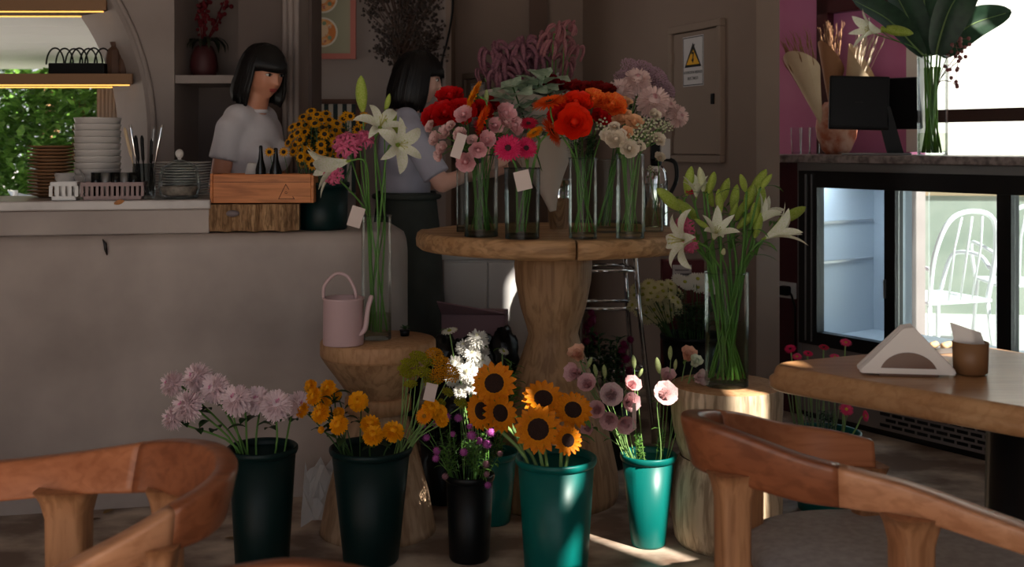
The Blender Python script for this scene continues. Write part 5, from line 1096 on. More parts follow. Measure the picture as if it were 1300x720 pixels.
# cream daisies and dark magenta
sp = []
for k in range(34):
    a = k*2.4; r = math.sqrt(k/34); sp.append((838+36*r*math.cos(a)-4, 382+30*r*math.sin(a)*.9-.2*abs(r*math.cos(a))*10, 19, 'daisy_cream', rnd.uniform(-.12, .05), (math.cos(a)*r, .7, .6-math.sin(a)*r*.5)))
for k in range(15): sp.append((862+3.0*k+rnd.uniform(-3, 3), 358+rnd.uniform(-7, 12), 19, 'daisy_white', rnd.uniform(-.1, .05), (.1, .7, .6)))
bunch('bd', sp, 'cream daisy', 'in the tall black bucket behind lily vase', 'daisy', 'flower', 'cream daisies', sm='stem_dark', sr=.0014, same=True, lean=.8)
sprigs('bd', 14, 'dark', .16, .1, 'dark leafy sprig under the cream daisies', seed=5)
sp = [(752+rnd.uniform(-8, 8), 398+4.5*k+rnd.uniform(-3, 3), rnd.uniform(10, 15), 'globe_dark', rnd.uniform(-.08, .08), (rnd.uniform(-.5, .5), .8, .4)) for k in range(10)]+[(790+rnd.uniform(-9, 9), 432+5*k, rnd.uniform(9, 14), 'globe_dark', rnd.uniform(-.08, .08), (rnd.uniform(-.5, .5), .8, .4)) for k in range(12)]
bunch('bm', sp, 'dark magenta flower', 'behind the table pedestal', 'dark_magenta_flower', 'flower', 'dark magenta flowers', sm='stem_dark', sr=.0016, same=True, lean=.7)
sprigs('bm', 12, 'dark', .25, .1, 'dark leafy sprig among the magenta flowers', seed=6)
# counter bucket of little yellow daisies
sp = []
for k in range(52):
    a = k*2.4; r = math.sqrt(k/52); sp.append((402+38*r*math.cos(a), 176+38*r*math.sin(a), 15.5, 'rudbeckia', rnd.uniform(-.1, .08), (math.cos(a)*r*.7, .8, .5-math.sin(a)*r*.5)))
sp += [(436+4.5*k, 152+rnd.uniform(-8, 22), 14, 'rudbeckia', rnd.uniform(-.05, .08), (.3, .8, .4)) for k in range(8)]
bunch('bc', sp, 'little yellow daisy with dark eye', 'in the bucket on the counter', 'yellow_daisy', 'flower', 'little yellow daisies', sm='stem_dark', sr=.0012, same=True, lean=.8)
sprigs('bc', 14, 'dark', .2, .11, 'dark green sprig under the little yellow daisies', seed=7)
for i, (px, py) in enumerate(((342, 193), (360, 193))):
    q = Vector((gx(px+4, B0.y+.02), B0.y+.02, 1.0585)); hp = at(px, py, B0.y-.02)
    flower(None, 'rudbeckia', hp, fv(.1, .9, .2), pxl(13, B0.y), 'single yellow daisy standing in the wooden crate, '+['left', 'right'][i]+' one', 'yellow_daisy', 'flower', None, sm='stem_dark', sr=.0013, path=[q, q*.5+hp*.5+Vector((.01, 0, 0)), hp])
# ------------------------------------------------------------------ lilies in the slim vase
V = 'in the slim vase on hourglass stool'
def lil(key, kind, px, py, size, f, dz, label, name='white_lily', sr=.0035, squash=1, **kw):
    c = VS[key][0]; D = c.y+dz; flower(key, kind, at(px, py, D), fv(*f), pxl(size, D), label, name, 'flower', None, sm='stem_green', sr=sr, squash=squash, lean=.6, **kw)
lil('left', 'lily', 481, 166, 54, (.35, .75, .75), -.03, 'white lily opening upwards, topmost open bloom in slim left vase')
lil('left', 'lily_green_open', 488, 166, 40, (.8, .35, .45), .02, 'greenish half-open lily just right of the topmost white lily')
lil('left', 'lily', 503, 184, 56, (.62, .8, .02), -.1, 'white star-shaped lily facing right towards the second woman', squash=.8)
lil('left', 'lily_half', 441, 205, 62, (-.93, .2, -.25), -.12, 'white trumpet lily hanging left over the wooden crate', squash=1.0)
lil('left', 'lily_bud', 461, 142, 46, (-.04, .1, 1), 0, 'tall upright green lily bud in the slim left vase', 'lily_bud', .003)
lil('left', 'lily_bud', 490, 140, 22, (.25, .2, 1), .03, 'small green lily bud behind the topmost white lily', 'lily_bud', .0025)
lil('left', 'nerine', 441, 186, 62, (-.15, .7, .5), -.06, 'large spidery pink nerine in the slim left vase', 'nerine', .003)
lil('left', 'nerine', 424, 222, 46, (-.3, .8, .1), -.12, 'smaller pink nerine drooping beside the wooden crate', 'nerine', .003)
lil('left', 'nerine', 462, 178, 44, (.3, .6, .6), -.02, 'pink nerine at the middle of slim left vase', 'nerine', .003)
# ------------------------------------------------------------------ lilies in the wide vase
bl = [(862, 266, 834, 239), (887, 278, 857, 253), (872, 248, 878, 211), (893, 243, 888, 212), (900, 245, 907, 218), (912, 262, 925, 226), (930, 268, 936, 234), (946, 243, 940, 221), (953, 252, 973, 215), (966, 240, 980, 221), (934, 280, 946, 255), (946, 268, 957, 234), (962, 276, 968, 236), (956, 288, 958, 257), (926, 280, 936, 257), (900, 290, 882, 278), (958, 302, 966, 270), (988, 281, 1023, 263), (936, 290, 960, 268), (915, 270, 912, 240), (905, 262, 897, 232)]
order = sorted(range(len(bl)), key=lambda i: bl[i][2])
c = VS['right'][0]
for rank, i in enumerate(order):
    x0, y0, x1, y1 = bl[i]; D = c.y+rnd.uniform(-.09, .07); a = at(x0, y0, D); b = at(x1, y1, D+rnd.uniform(-.05, .02)); f = (b-a).normalized()
    flower('right', 'lily_bud_white' if i in (3,) else 'lily_bud', a, f, (b-a).length, place_word(rank, len(bl))+' green lily bud by its tip in the wide vase', 'lily_bud', 'flower', 'green lily buds', sm='stem_green', sr=.0036, leaf='lily', nl=2, ll=.1, back=.2, lean=.75)
lil('right', 'lily_half', 906, 303, 44, (.1, .7, .6), -.11, 'small white lily facing the viewer at the front of wide vase', squash=1.1)
lil('right', 'lily', 878, 306, 66, (-.93, .3, .08), -.1, 'large white lily drooping left over the display table edge')
lil('right', 'lily_half', 962, 283, 46, (.6, .2, .75), -.03, 'half-open white lily pointing up right in wide vase')
lil('right', 'lily_half', 972, 302, 54, (.93, .15, .5), -.08, 'half-open white lily stretching far right in wide vase', squash=1.1)
lil('right', 'lily_half', 884, 250, 34, (-.05, .3, 1), 0, 'half-open greenish lily at the top left of wide vase')
lil('right', 'lily_bud_white', 918, 323, 18, (-.1, .9, .5), -.12, 'stubby pale yellow bud low at the front of wide vase', 'lily_bud', .003)
lil('right', 'nerine', 868, 290, 50, (-.3, .7, .3), -.06, 'spidery pink nerine beside the drooping white lily', 'nerine', .003)
lil('right', 'nerine', 876, 310, 40, (-.2, .8, -.3), -.08, 'lower spidery pink nerine under the drooping white lily', 'nerine', .003)
lil('right', 'gerbera_crimson', 877, 240, 16, (-.1, .9, .3), .02, 'small dark red bloom among the lily buds', 'red_bloom', .002)
# ------------------------------------------------------------------ flowers on the display table
W1 = 'in the grey vase at table left'
bunch('v1', [(572, 124, 34, 'ranunculus_red', .05, (-.1, .6, .7)), (552, 150, 34, 'ranunculus_red', .02, (-.5, .8, .4)), (566, 145, 34, 'ranunculus_red', 0, (-.2, .9, .5)), (586, 142, 36, 'ranunculus_red', 0, (.1, .9, .5)), (632, 133, 30, 'ranunculus_red', .15, (.3, .7, .5)), (612, 142, 30, 'ranunculus_red', .12, (.2, .7, .5))], 'red ranunculus', W1, 'ranunculus', 'flower', 'red ranunculus', D=3.85, sr=.002, leaf='dark', nl=1, ll=.04)
cs = [(547, 161, 15), (553, 177, 18), (565, 170, 18), (590, 146, 22), (573, 160, 13), (585, 171, 18), (562, 188, 17), (585, 170, 14), (607, 190, 20), (592, 205, 24), (618, 178, 20), (558, 198, 14), (600, 178, 13), (640, 145, 26), (652, 160, 24), (628, 160, 20), (641, 155, 18)]
bunch('v1', [(a, b, s_*1.1, 'carnation_pink' if s_ > 19 else 'carnation_pale', -.08+.01*(k % 4), ((a-605)/60, .8, .4 if b < 190 else -.2)) for k, (a, b, s_) in enumerate(cs)], 'small pink carnation', W1, 'spray_carnation', 'flower', 'pink spray carnations', sr=.0014, sm='stem_green', leaf='mid', nl=1, ll=.03)
lil('v1', 'gerbera_yellow', 603, 121, 44, (-.75, .15, .35), -.04, 'yellow gerbera seen edge-on above the carnations', 'gerbera', .003)
lil('v1', 'gerbera_orange', 614, 152, 44, (-.75, .2, .3), -.06, 'orange gerbera seen edge-on below the yellow gerbera', 'gerbera', .003)
lil('v1', 'gerbera_crimson', 611, 168, 40, (.75, .3, .4), -.03, 'crimson gerbera seen edge-on among the carnations', 'gerbera', .003)
lil('v1', 'lisianthus_bud', 618, 131, 18, (.0, .3, 1), 0, 'pale green bud above the orange gerbera', 'flower_bud', .002)
sprigs('v1', 8, 'mid', .1, .08, 'dark leafy sprig among the pink carnations', seed=3)
lil('v2', 'gerbera_magenta', 645, 188, 38, (-.08, .95, .2), -.06, 'magenta gerbera facing the viewer, larger front one of the pair', 'gerbera', .004)
lil('v2', 'gerbera_magenta', 668, 188, 31, (.2, .95, .2), -.02, 'smaller magenta gerbera just right of the larger one', 'gerbera', .004)
lil('v2', 'gerbera_crimson', 671, 157, 26, (0, .6, .7), .04, 'crimson gerbera behind the two magenta gerberas', 'gerbera', .003)
lil('v2', 'gerbera_yellow', 679, 169, 28, (-.5, .4, .75), 0, 'yellow gerbera tilted upward right of the magenta gerberas', 'gerbera', .004)
lil('v2', 'gerbera_orange', 699, 168, 44, (.7, .25, .4), -.02, 'orange gerbera seen edge-on left of the orange ranunculus', 'gerbera', .003)
lil('v3', 'gerbera_orange', 698, 131, 50, (-.25, .3, .85), -.06, 'wide orange gerbera tilted up beside the orange ranunculus', 'gerbera', .003)
bunch('v3', [(729, 157, 46, 'ranunculus_orange', -.06, (0, .95, .3)), (731, 133, 38, 'ranunculus_orange', -.02, (0, .8, .6)), (753, 129, 34, 'ranunculus_flame', 0, (.1, .7, .7)), (776, 135, 36, 'ranunculus_flame', 0, (.2, .7, .6)), (711, 147, 30, 'ranunculus_red', 0, (-.4, .8, .4)), (762, 150, 26, 'ranunculus_red', .03, (.3, .8, .4)), ], 'orange-red ranunculus', 'in the clear cylinder vase', 'ranunculus', 'flower', 'orange ranunculus', sr=.002, leaf='dark', nl=2, ll=.04, sm='stem_green')
bunch('v3', [(768, 118, 30, 'ranunculus_dark', .2, (0, .5, .8)), (742, 115, 30, 'ranunculus_dark', .2, (-.1, .5, .8)), (729, 112, 26, 'ranunculus_dark', .25, (-.2, .5, .8)), (757, 112, 24, 'ranunculus_dark', .25, (-.2, .5, .8))], 'deep red ranunculus', 'behind the orange ones', 'ranunculus', 'flower', 'deep red ranunculus', sr=.002)
sprigs('v3', 12, 'dark', .07, .05, 'dark leafy sprig under the orange ranunculus', seed=5)
bunch('v4', [(782, 178, 28, 'rose_white', -.06, (-.1, .9, .4)), (772, 172, 20, 'rose_white', -.05, (-.4, .8, .4)), (799, 189, 24, 'rose_white', -.07, (.1, .9, .2)), (791, 151, 26, 'rose_peach', 0, (-.1, .7, .7)), (805, 156, 24, 'rose_peach', -.02, (.2, .8, .6)), (831, 146, 16, 'rose_white', 0, (.3, .7, .6)), (780, 161, 14, 'rose_white', -.06, (0, .8, .6)), (836, 177, 18, 'rose_white', -.03, (.5, .8, .3)), (812, 186, 14, 'rose_white', -.06, (.2, .8, .4)), (796, 168, 16, 'rose_peach', -.05, (0, .9, .4)), (792, 131, 20, 'rose_peach', .04, (0, .6, .8))], 'white or peach spray rose', 'in the right cylinder vase', 'spray_rose', 'flower', 'white and peach spray roses', sr=.0016, leaf='mid', nl=2, ll=.035)
bunch('v4', [(766, 160, 22, 'bud_spray', -.04), (812, 168, 24, 'bud_spray', -.06), (822, 160, 24, 'bud_spray', -.04), (836, 160, 22, 'bud_spray', -.02), (846, 162, 18, 'bud_spray', 0), (806, 176, 20, 'bud_spray', -.07), (826, 175, 20, 'bud_spray', -.05)], 'spray of small green-white buds', 'among the white roses', 'bud_spray', 'flower', 'green-white bud sprays', sm='stem_pale', sr=.0014, leaf='mid', nl=2, ll=.035)
bunch('v5', [(809, 105, 38, 'mum_pale', 0, (.0, .6, .7)), (788, 119, 38, 'mum_pale', -.02, (-.4, .7, .6)), (829, 131, 44, 'mum_pale', -.06, (.1, .8, .6)), (846, 138, 32, 'mum_pale', 0, (.5, .6, .6)), (859, 148, 30, 'mum_pale', -.02, (.6, .7, .2)), (800, 113, 30, 'mum_pale', .06, (-.2, .5, .8))], 'pale pink chrysanthemum', 'at the right of display table', 'chrysanthemum', 'flower', 'pale pink chrysanthemums on the table', sr=.003, leaf='dark', nl=3, ll=.05)
bunch('v5', [(800, 90, 34, 'statice', .1), (817, 92, 34, 'statice', .08), (833, 101, 34, 'statice', .08), (845, 116, 28, 'statice', .1), (791, 101, 26, 'statice', .1), (822, 106, 30, 'statice', .12)], 'mauve statice cluster', 'above the pale pink chrysanthemums', 'statice', 'flower', 'mauve statice', sr=.002, sm='stem_dark')
bunch('v6', [(838, 200, 14, 'rose_white', 0, (.2, .8, .5)), (826, 215, 10, 'bud_spray', 0, (0, .8, .5))], 'little white rose', 'in the vase before the chrome flask', 'spray_rose', 'flower', 'little white roses', sr=.0015, leaf='mid', nl=3, ll=.03)
# paper-wrapped bouquet of mauve plumes
tip = at(702, 268, 4.02); mo = at(676, 138, 4.1); tip.z = max(tip.z, .957+.04)
cone('grey paper wrap around the mauve plume bouquet on display table', tip, mo, pxl(64, 4.2), None, 0, mt='grey_paper', obl=2.2, seed=9, nm='bouquet_paper')
VS['wrap'] = (tip-Vector((0, 0, .0)), .012, .1, (mo.z-tip.z)*.75)
pl = [(630, 66, 46, 0), (648, 78, 50, 1), (640, 96, 44, 0), (664, 60, 50, 1), (662, 88, 50, 0), (680, 72, 46, 1), (684, 48, 36, 2), (700, 52, 40, 2), (712, 44, 36, 2), (706, 30, 26, 2), (722, 26, 24, 2), (728, 56, 28, 2), (616, 84, 26, 0), (714, 76, 36, 2), (656, 104, 40, 1)]
bunch('wrap', [(a, b+10, s_, 'plume%d' % k, rnd.uniform(-.08, .12), ((a-670)/120, .35, .9)) for a, b, s_, k in pl], 'drooping mauve plume flower', 'in the grey paper bouquet', 'plume_flower', 'flower', 'mauve plume flowers', D=4.2, sr=.0022, sm='stem_green')
for k, (px, py) in enumerate(((630, 118), (648, 110), (666, 108), (690, 92), (656, 126), (680, 104))):
    D = 3.98+rnd.uniform(-.06, .06); b = tip+Vector((0, 0, .03)); e = at(px, py, D); tag(link('eucalyptus_sprig', SPR['grey'], None, b, (e-b).to_track_quat('Z', 'Y'), (e-b).length), place_word(k, 8)+' grey-green eucalyptus sprig in the grey paper bouquet' if False else 'grey-green eucalyptus sprig under the mauve plumes', 'foliage', 'eucalyptus sprigs')
bunch('wrap', [(697, 106, 28, 'dahlia_red', -.05, (0, .7, .6)), (708, 112, 24, 'dahlia_red', -.02, (.3, .7, .6)), (688, 112, 24, 'dahlia_red', 0, (-.2, .7, .6)), (668, 132, 34, 'ranunculus_dark', -.06, (-.2, .8, .5)), (688, 140, 36, 'ranunculus_dark', -.06, (.1, .9, .4)), (650, 134, 30, 'ranunculus_dark', -.04, (-.4, .8, .4))], 'deep red bloom', 'under the mauve plumes', 'deep_red_flower', 'flower', 'deep red blooms', D=4.12, sr=.002)
t = thing('white_paper', 'folded white paper sheet behind the orange gerbera', 'paper', at(712, 160, 4.25)); m = MB()
o = at(712, 160, 4.25); P = [at(702, 160, 4.25)-o, at(726, 160, 4.25)-o, at(722, 122, 4.27)-o, at(708, 92, 4.28)-o, at(700, 97, 4.27)-o, at(704, 125, 4.26)-o]
i = m.add([tuple(p) for p in P]+[tuple(p+Vector((.01, .012, 0))) for p in P]); m.face(range(i, i+6)); m.face([i+11-k for k in range(6)])
for k in range(6): m.face((i+k, i+6+k, i+6+(k+1) % 6, i+(k+1) % 6))
m.build('sheet', 'sign_white', t)
# big leaves in the counter vase
leafm('aspidistra', (26, 52, 36), (38, 66, 46)); q = VS['leafvase'][0]
for k, (px, py, w_, dy) in enumerate(((1082, -2, 34, -.14), (1120, -40, 46, .08), (1168, -110, 40, .2), (1240, -34, 48, -.16), (1284, 14, 40, .02))):
    b = q+Vector((rnd.uniform(-.03, .03), rnd.uniform(-.03, .03), .01)); e = at(px, py, q.y+dy); jn = at(1184+(px-1184)*.1, 70, q.y+dy*.3); t = thing('aspidistra', place_word(k, 5)+' broad dark green leaf fanning out of the counter vase', 'leaf', b, 0, 'broad leaves in the counter vase')
    S = [b, b*.45+jn*.55, jn]; m = MB(); m.tube([p-b for p in catmull(S, 4)], .004, 6); m.build('stem', 'stem_green', t)
    path = catmull([jn, jn*.55+e*.45+Vector((0, 0, .05)), e], 6); m = MB(); rows = []; n = len(path)
    for j, p in enumerate(path):
        f = j/(n-1); tg = (path[min(j+1, n-1)]-path[max(j-1, 0)]).normalized(); sd_ = tg.cross(Vector((0.15, -1, .25))).normalized(); wd = pxl(w_, q.y)*.5*(math.sin(math.pi*min(1, f*.93+.06))**.7); up = sd_.cross(tg)
        rows.append([p-b+sd_*wd*u+up*(-.5*wd*(1-abs(u))) for u in (-1, -.5, 0, .5, 1)])
    m.grid(rows); bl_ = m.build('blade', 'aspidistra', t); m = MB(); m.tube([Vector(r[2])-(Vector(r[0])+Vector(r[4])-2*Vector(r[2])).normalized()*.0 for r in rows[:-1]], [.005*(1-j/n)+.001 for j in range(n-1)], 5); m.build('midrib', leafm('midrib', (120, 146, 92)), bl_)
for k in range(14):
    b = q+Vector((rnd.uniform(-.04, .04), rnd.uniform(-.04, .04), .01)); hp = q+Vector((rnd.uniform(-.035, .035), rnd.uniform(-.035, .035), .38)); t = thing('green_stalk', 'bright green stalk among the broad leaf stems in counter vase', 'stalk', b, 0, 'green stalks in the counter vase'); m = MB(); m.tube([(0, 0, 0), (hp-b)*.5+Vector((0, .004, 0)), hp-b], .0045, 6); m.build('stalk', leafm('stalk_bright', (110, 160, 60)), t)
for k, (px, py) in enumerate(((1212, 50), (1216, 78), (1222, 62), (1208, 104))):
    b = q+Vector((.01, 0, .02)); e = at(px, py, q.y-.03); t = thing('berry_twig', ['upper', 'middle', 'outer', 'lowest'][k]+' twig of dull pink berries at the right of counter vase', 'twig', b, 0, 'berry twigs'); P = catmull([b, at(1190, 110, q.y), e], 5); m = MB(); m.tube([p-b for p in P], .0018, 5); m.build('twig', 'dried_stem', t)
    for j in range(9 if k < 3 else 4): 
        m = MB(); d = e-b+Vector((rnd.gauss(0, .025), rnd.gauss(0, .02), rnd.gauss(0, .03))); m.ball((0, 0, 0), .009, 8, 5); m.tube([(0, 0, 0), (e-b-d)*.8], .0012, 4); m.build('berry', petal_mat('berry', (150, 96, 96)), t, d)
lil('leafvase', 'lily_half', 1118, 40, 44, (-.95, .2, .15), -.1, 'thin pale flower arching left over the till screen', 'pale_bloom', .002)
lil('leafvase', 'lily_bud', 1118, 36, 40, (.95, .3, -.2), -.08, 'long green bud pointing right above the till', 'lily_bud', .002)
# paper tags
def ptag(label, px, py, D, w_, h_, rot):
    q = at(px, py, D); t = thing('paper_tag', label, 'tag', q); m = MB(); a, b = pxl(w_, D)/2, pxl(h_, D); m.box((-a, -.0008, -b), (a, .0008, 0)); m.build('card', 'paper_tag', t, None, rot); m = MB(); m.tube([(0, 0, 0), (.004, .01, .02), (.0, .03, .035)], .0006, 4); m.build('string', 'dried_stem', t)
ptag('small blank pinkish tag hanging on the slim lily vase', 456, 263, 3.62, 17, 26, (R(-6), R(18), R(10)))
ptag('narrow pale tag held up among the pink carnations', 587, 170, 3.62, 13, 32, (R(-5), R(18), R(8)))
ptag('pale square tag tied on the magenta gerbera stems', 661, 217, 3.58, 20, 25, (R(-6), R(-14), R(-8)))
ptag('pinkish tag hanging between yarrow and golden flowers', 549, 487, 3.36, 15, 22, (R(-6), R(14), R(10)))
ptag('small white tag hanging among the lisianthus blooms', 805, 512, 3.46, 8, 32, (R(-4), R(4), R(50)))
# ------------------------------------------------------------------ people
dg = None
def bake(o, voxel, smooth=6, fac=.5):
    m1 = o.modifiers.new('r', 'REMESH'); m1.mode = 'VOXEL'; m1.voxel_size = voxel; m1.use_smooth_shade = True
    if smooth: m2 = o.modifiers.new('s', 'SMOOTH'); m2.iterations = smooth; m2.factor = fac
    bpy.context.view_layer.update(); d = bpy.context.evaluated_depsgraph_get(); me = bpy.data.meshes.new_from_object(o.evaluated_get(d)); o.modifiers.clear()
    mts = list(o.data.materials); o.data = me; me.materials.clear()
    for m in mts: me.materials.append(m)
    me.polygons.foreach_set('use_smooth', [True]*len(me.polygons)); return o
def gauss3(d, c, s): return math.exp(-sum((a-b)**2 for a, b in zip(d, c))/(2*s*s))
def headfn(mb, M):
    i0 = len(mb.v)
    def f(d):
        x, y, z = d; k = 1.0
        k += -.10*max(0, -z-.25)*(1-.6*max(x, 0))          # jaw narrows
        k += .30*gauss3(d, (.98, 0, -.16), .085)            # nose tip
        k += .14*gauss3(d, (.985, 0, .06), .07)             # bridge
        for s in (-1, 1):
            k -= .07*gauss3(d, (.9, s*.36, .10), .13); k += .03*gauss3(d, (.8, s*.5, -.2), .2)
        k += .035*gauss3(d, (.95, 0, .36), .25); k += .055*gauss3(d, (.9, .05, -.44), .07)+.055*gauss3(d, (.9, -.05, -.44), .07)
        k -= .035*gauss3(d, (.83, 0, -.56), .06); k += .12*gauss3(d, (.66, 0, -.75), .16)
        return k
    mb.ball((0, 0, 0), (.094, .074, .112), 56, 44, fn=f)
    for s in (-1, 1):
        mb.ball((-.004, s*.075, -.01), (.02, .007, .03), 10, 8)   # ears
    mb.xf(M, i0)
def hand(mb, w_, d, n, thumb):
    """w_ wrist, d direction of the fingers, n palm normal, thumb side vector"""
    w_, d, n, th = (Vector(v) for v in (w_, d, n, thumb)); d.normalize(); n.normalize(); th = (th-d*th.dot(d)).normalized()
    for k in (-1, -.33, .33, 1): mb.capsule(w_+d*.012+th*k*.012, w_+d*.08+th*k*.027, .014, .0115, 8)
    for j, (k, L) in enumerate(((1, .066), (.33, .075), (-.33, .07), (-1, .054))):
        a = w_+d*.083+th*k*.027; b = a+d*L*.45+n*L*.12; c = b+(d*.75+n*.65)*L*.33; e = c+(d*.35+n*.9)*L*.25
        mb.capsule(a, b, .0095, .0088, 8); mb.capsule(b, c, .0088, .008, 8); mb.capsule(c, e, .008, .007, 8)
    a = w_+d*.02+th*.028; b = a+(d*.6+th*.7)*.04+n*.008; c = b+(d*.9+th*.15+n*.35)*.032
    mb.capsule(a, b, .013, .011, 8); mb.capsule(b, c, .011, .0085, 8)
def person(label, loc, yaw, S, pose):
    t = thing('person', label, 'person', loc, yaw); t.scale = (S, S, S)
    hc_, hy, hp_ = pose['head'], pose.get('head_yaw', 0), pose.get('head_pitch', 0)
    HM = Matrix.Translation(hc_) @ Matrix.Rotation(hy, 4, 'Z') @ Matrix.Rotation(hp_, 4, 'Y')
    m = MB(); headfn(m, HM)
    nb, nt = Vector(pose['neck']), Vector(hc_)+Vector((-.022, 0, -.075))
    m.capsule(nb, nt, .056, .052, 16)
    hipc = Vector((0, 0, .93)); ch = Vector(pose['chest'])
    m.ball(ch, (.105, .15, .18), 24, 16); m.ball((ch+hipc)*.5, (.092, .125, .17), 24, 16); m.ball(hipc, (.115, .165, .14), 24, 16)
    for s in (-1, 1): m.ball(ch+Vector((.075, s*.07, -.02)), (.06, .065, .065), 16, 10)
    for a in pose['arms']:
        sh, el, wr = (Vector(v) for v in a['j']); m.capsule(ch+Vector((0, sh.y*.4, .13)), sh, .058, .056, 14); m.capsule(sh, el, .047, .038, 14); m.capsule(el, wr, .037, .026, 14); hand(m, wr, a['d'], a['n'], a['t'])
    for s in (-1, 1):
        h = hipc+Vector((0, s*.085, -.06)); k = Vector((.02, s*.1, .49)); an = Vector((-.02, s*.1, .08)); m.capsule(h, k, .088, .055, 14); m.capsule(k, an, .052, .036, 14); m.capsule(an+Vector((-.02, 0, -.045)), an+Vector((.14, 0, -.055)), .033, .024, 12)
    body = bake(m.build('body', pose['skin'], t), .0065, 5)
    # tee
    m = MB(); m.ball(ch, (.118, .164, .185), 28, 18); m.ball((ch+hipc)*.5, (.112, .142, .18), 28, 18); m.ball(hipc+Vector((0, 0, .03)), (.13, .176, .12), 28, 18)
    for s in (-1, 1): m.ball(ch+Vector((.078, s*.07, -.025)), (.066, .075, .075), 18, 12)
    m.capsule(ch+Vector((0, -.1, .135)), ch+Vector((0, .1, .135)), .062, .062, 16)
    for a in pose['arms']:
        sh, el, wr = (Vector(v) for v in a['j']); f = a.get('sleeve', .62); e = sh+(el-sh)*f; m.capsule(ch+Vector((0, sh.y*.4, .13)), sh, .066, .06, 16); pts = [sh, sh*.6+e*.4, sh*.2+e*.8, e]; m.tube(pts, [.058, .058, .06, .063], 16)
    bake(m.build('shirt', pose['shirt'], t), .007, 16)
    m = MB(); m.lathe([(.062, 0), (.068, .008), (.064, .016)], 24, c=tuple(nb+Vector((0, 0, .002))), cap=(False, False)); m.build('collar', pose['shirt'], t)
    # trousers, apron, shoes
    m = MB(); m.ball(hipc+Vector((0, 0, -.05)), (.125, .172, .14), 24, 14)
    for s in (-1, 1):
        h = hipc+Vector((0, s*.085, -.06)); k = Vector((.02, s*.1, .49)); an = Vector((-.02, s*.1, .1)); m.capsule(h, k, .098, .068, 14); m.tube([k, k*.5+an*.5, an], [.068, .062, .056], 14)
    bake(m.build('trousers', 'trousers', t), .009, 4)
    for s in (-1, 1):
        m = MB(); m.capsule((-.045, s*.1, .036), (.13, s*.1, .034), .036, .034, 14); m.box((-.08, s*.1-.03, 0), (.16, s*.1+.03, .02), bev=.008); m.build('shoe', 'shoe', t)
    if pose.get('apron'):
        m = MB(); rows = []
        for z, rx, ry in ((1.06, .128, .166), (.98, .136, .176), (.85, .15, .195), (.6, .165, .2), (.42, .175, .21)):
            rows.append([(rx*math.cos(a)*(1+.02*math.sin(9*a)), ry*math.sin(a), z) for a in [R(-165)+R(330)*k/40 for k in range(41)]])
        m.grid(rows); m.grid([[(p[0]*1.015, p[1]*1.015, p[2]) for p in r[::-1]] for r in rows]); m.build('apron', 'apron', t)
        m = MB(); m.tube([(.142*math.cos(a), .18*math.sin(a), 1.04) for a in [2*math.pi*k/30 for k in range(31)]], .012, 8); m.build('apron_tie', 'apron', t)
    # face details, in head space
    hq = HM.to_quaternion()
    def hp(x, y, z): return HM @ Vector((x, y, z))
    for s in (-1, 1):
        m = MB(); m.ball((0, 0, 0), (.009, .0145, .0065), 14, 8); e = m.build('eye', 'eye_white', t, hp(.0785, s*.031, .012), hq)
        m = MB(); m.ball((.0065, 0, 0), (.005, .0062, .0062), 10, 6); m.build('iris', 'eye_dark', e)
        m = MB(); m.tube([(.083, s*.013, .033), (.0845, s*.028, .038), (.075, s*.046, .034)], [.002, .0032, .0015], 6); m.build('eyebrow', 'hair', t, Vector(hc_), hq)
        m = MB(); m.tube([(.0865, s*.017, .014), (.086, s*.031, .0195), (.077, s*.045, .014)], [.0012, .002, .0012], 6); m.build('eyelashes', 'hair', t, Vector(hc_), hq)
    m = MB(); m.ball((.0885, 0, -.0475), (.008, .021, .0042), 14, 8); m.ball((.0875, 0, -.055), (.0085, .018, .005), 14, 8); m.build('lips', 'lip', t, Vector(hc_), hq)
    # hair: a cap of combed locks, blunt bob, fringe
    m = MB(); r_ = random.Random(11)
    def capf(d):
        x, y, z = d; return 1.0
    rows = []
    for i in range(15):
        th = math.pi*.62*i/14; row = []
        for j in range(40):
            a = 2*math.pi*j/40; x = math.sin(th)*math.cos(a); y = math.sin(th)*math.sin(a); z = math.cos(th)
            face_ = max(0, math.cos(a)); lim = .30+.1*(1-face_) if face_ > .25 else -1
            zz = max(z, .42) if face_ > .45 else z
            row.append((x*.104-.003, y*.086, zz*.122+.004))
        rows.append(row)
    m.grid(rows, 0, True, True)
    L = pose['hair_len']
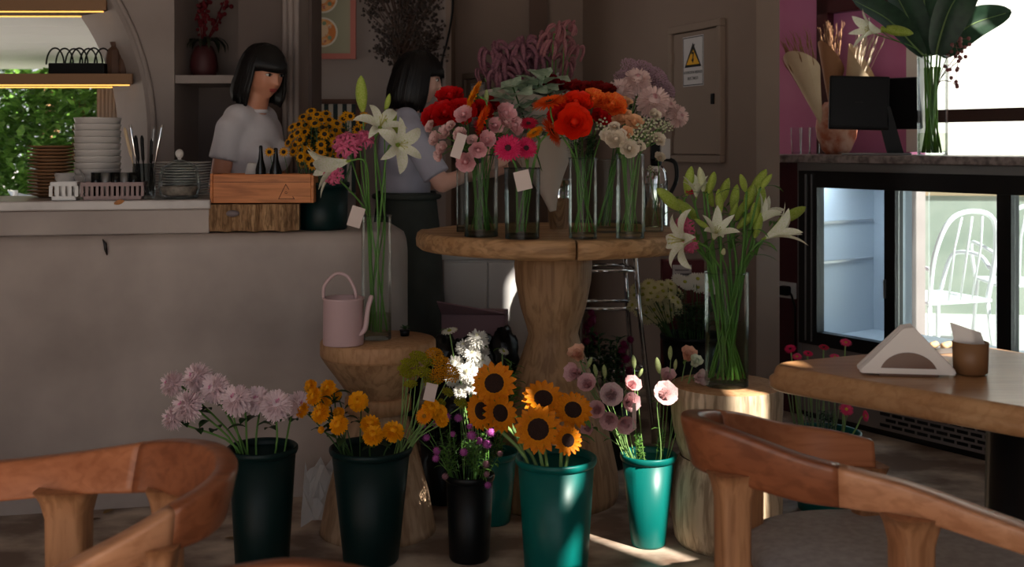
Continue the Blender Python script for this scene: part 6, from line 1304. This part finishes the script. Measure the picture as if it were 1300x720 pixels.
    for k in range(340):
        a = r_.uniform(R(64), R(296)); u = r_.uniform(0, 1); th0 = r_.uniform(.15, .5); P = []
        end = -L*(1+r_.uniform(-.06, .05)); inward = 1.0
        for i in range(8):
            f = i/7; th = th0+(1.62-th0)*min(1, f*1.8); 
            x = math.sin(th)*math.cos(a)*.108-.004; y = math.sin(th)*math.sin(a)*.091; z = math.cos(th)*.124+.003
            if f > .5: g = (f-.5)/.5; z = -.005+(end)*g; sp = 1+.10*math.sin(g*2.6)-.10*g*g+pose.get('flare', 0)*g; x *= sp; y *= sp
            P.append((x, y, z))
        m.tube(P, [.004]+[.0085*r_.uniform(.7, 1.1)]*6+[.003], 5)
    if pose.get('fringe', True):
        for k in range(60):
            a = R(-70)+R(140)*k/59; P = []
            for i in range(6):
                th = .1+(1.28+.25*max(0, abs(a)-R(48)))*i/5; P.append((math.sin(th)*math.cos(a)*.110+.004*(i > 3), math.sin(th)*math.sin(a)*.088, math.cos(th)*.124+.003))
            m.tube(P, [.004, .007, .007, .007, .006, .003], 5)
    m.build('hair', 'hair', t, Vector(hc_), hq)
    return t
w1x, w1y = gx(330, 4.85), 4.85
person('woman with black bobbed hair and white t-shirt looking down behind the crate', (w1x-.03, w1y, 0), R(-20), 1.0, dict(head=(.055, -.01, 1.555), head_yaw=R(-20), head_pitch=R(16), neck=(.0, 0, 1.385), chest=(-.01, 0, 1.23), skin='skin', shirt='tee_white', hair_len=.125, flare=.12,
    arms=[dict(j=[(-.015, -.15, 1.32), (-.05, -.19, 1.06), (.17, -.18, 1.0)], d=(.9, .15, -.1), n=(0, .25, -1), t=(.1, 1, .2), sleeve=.5), dict(j=[(-.015, .15, 1.32), (.0, .2, 1.06), (.21, .14, 1.0)], d=(.9, -.25, -.1), n=(0, -.25, -1), t=(.1, -1, .2), sleeve=.5)]))
person('woman in pale blue shirt and dark apron arranging flowers, seen in profile', (gx(522, 5.0)-.02, 5.0, 0), R(10), .99, dict(head=(.05, 0, 1.555), head_yaw=R(-2), head_pitch=R(10), neck=(.0, 0, 1.39), chest=(-.01, 0, 1.235), skin='skin_pale', shirt='shirt_blue', hair_len=.135, fringe=True, flare=.0, apron=True,
    arms=[dict(j=[(.0, -.18, 1.32), (.13, -.235, 1.10), (.33, -.17, 1.17)], d=(.8, .2, .45), n=(-.3, 1, .1), t=(-.3, .1, 1), sleeve=.85), dict(j=[(.0, .18, 1.32), (.12, .235, 1.09), (.34, .12, 1.13)], d=(.9, -.2, .3), n=(-.2, -1, 0), t=(-.3, 0, 1), sleeve=.85)]))
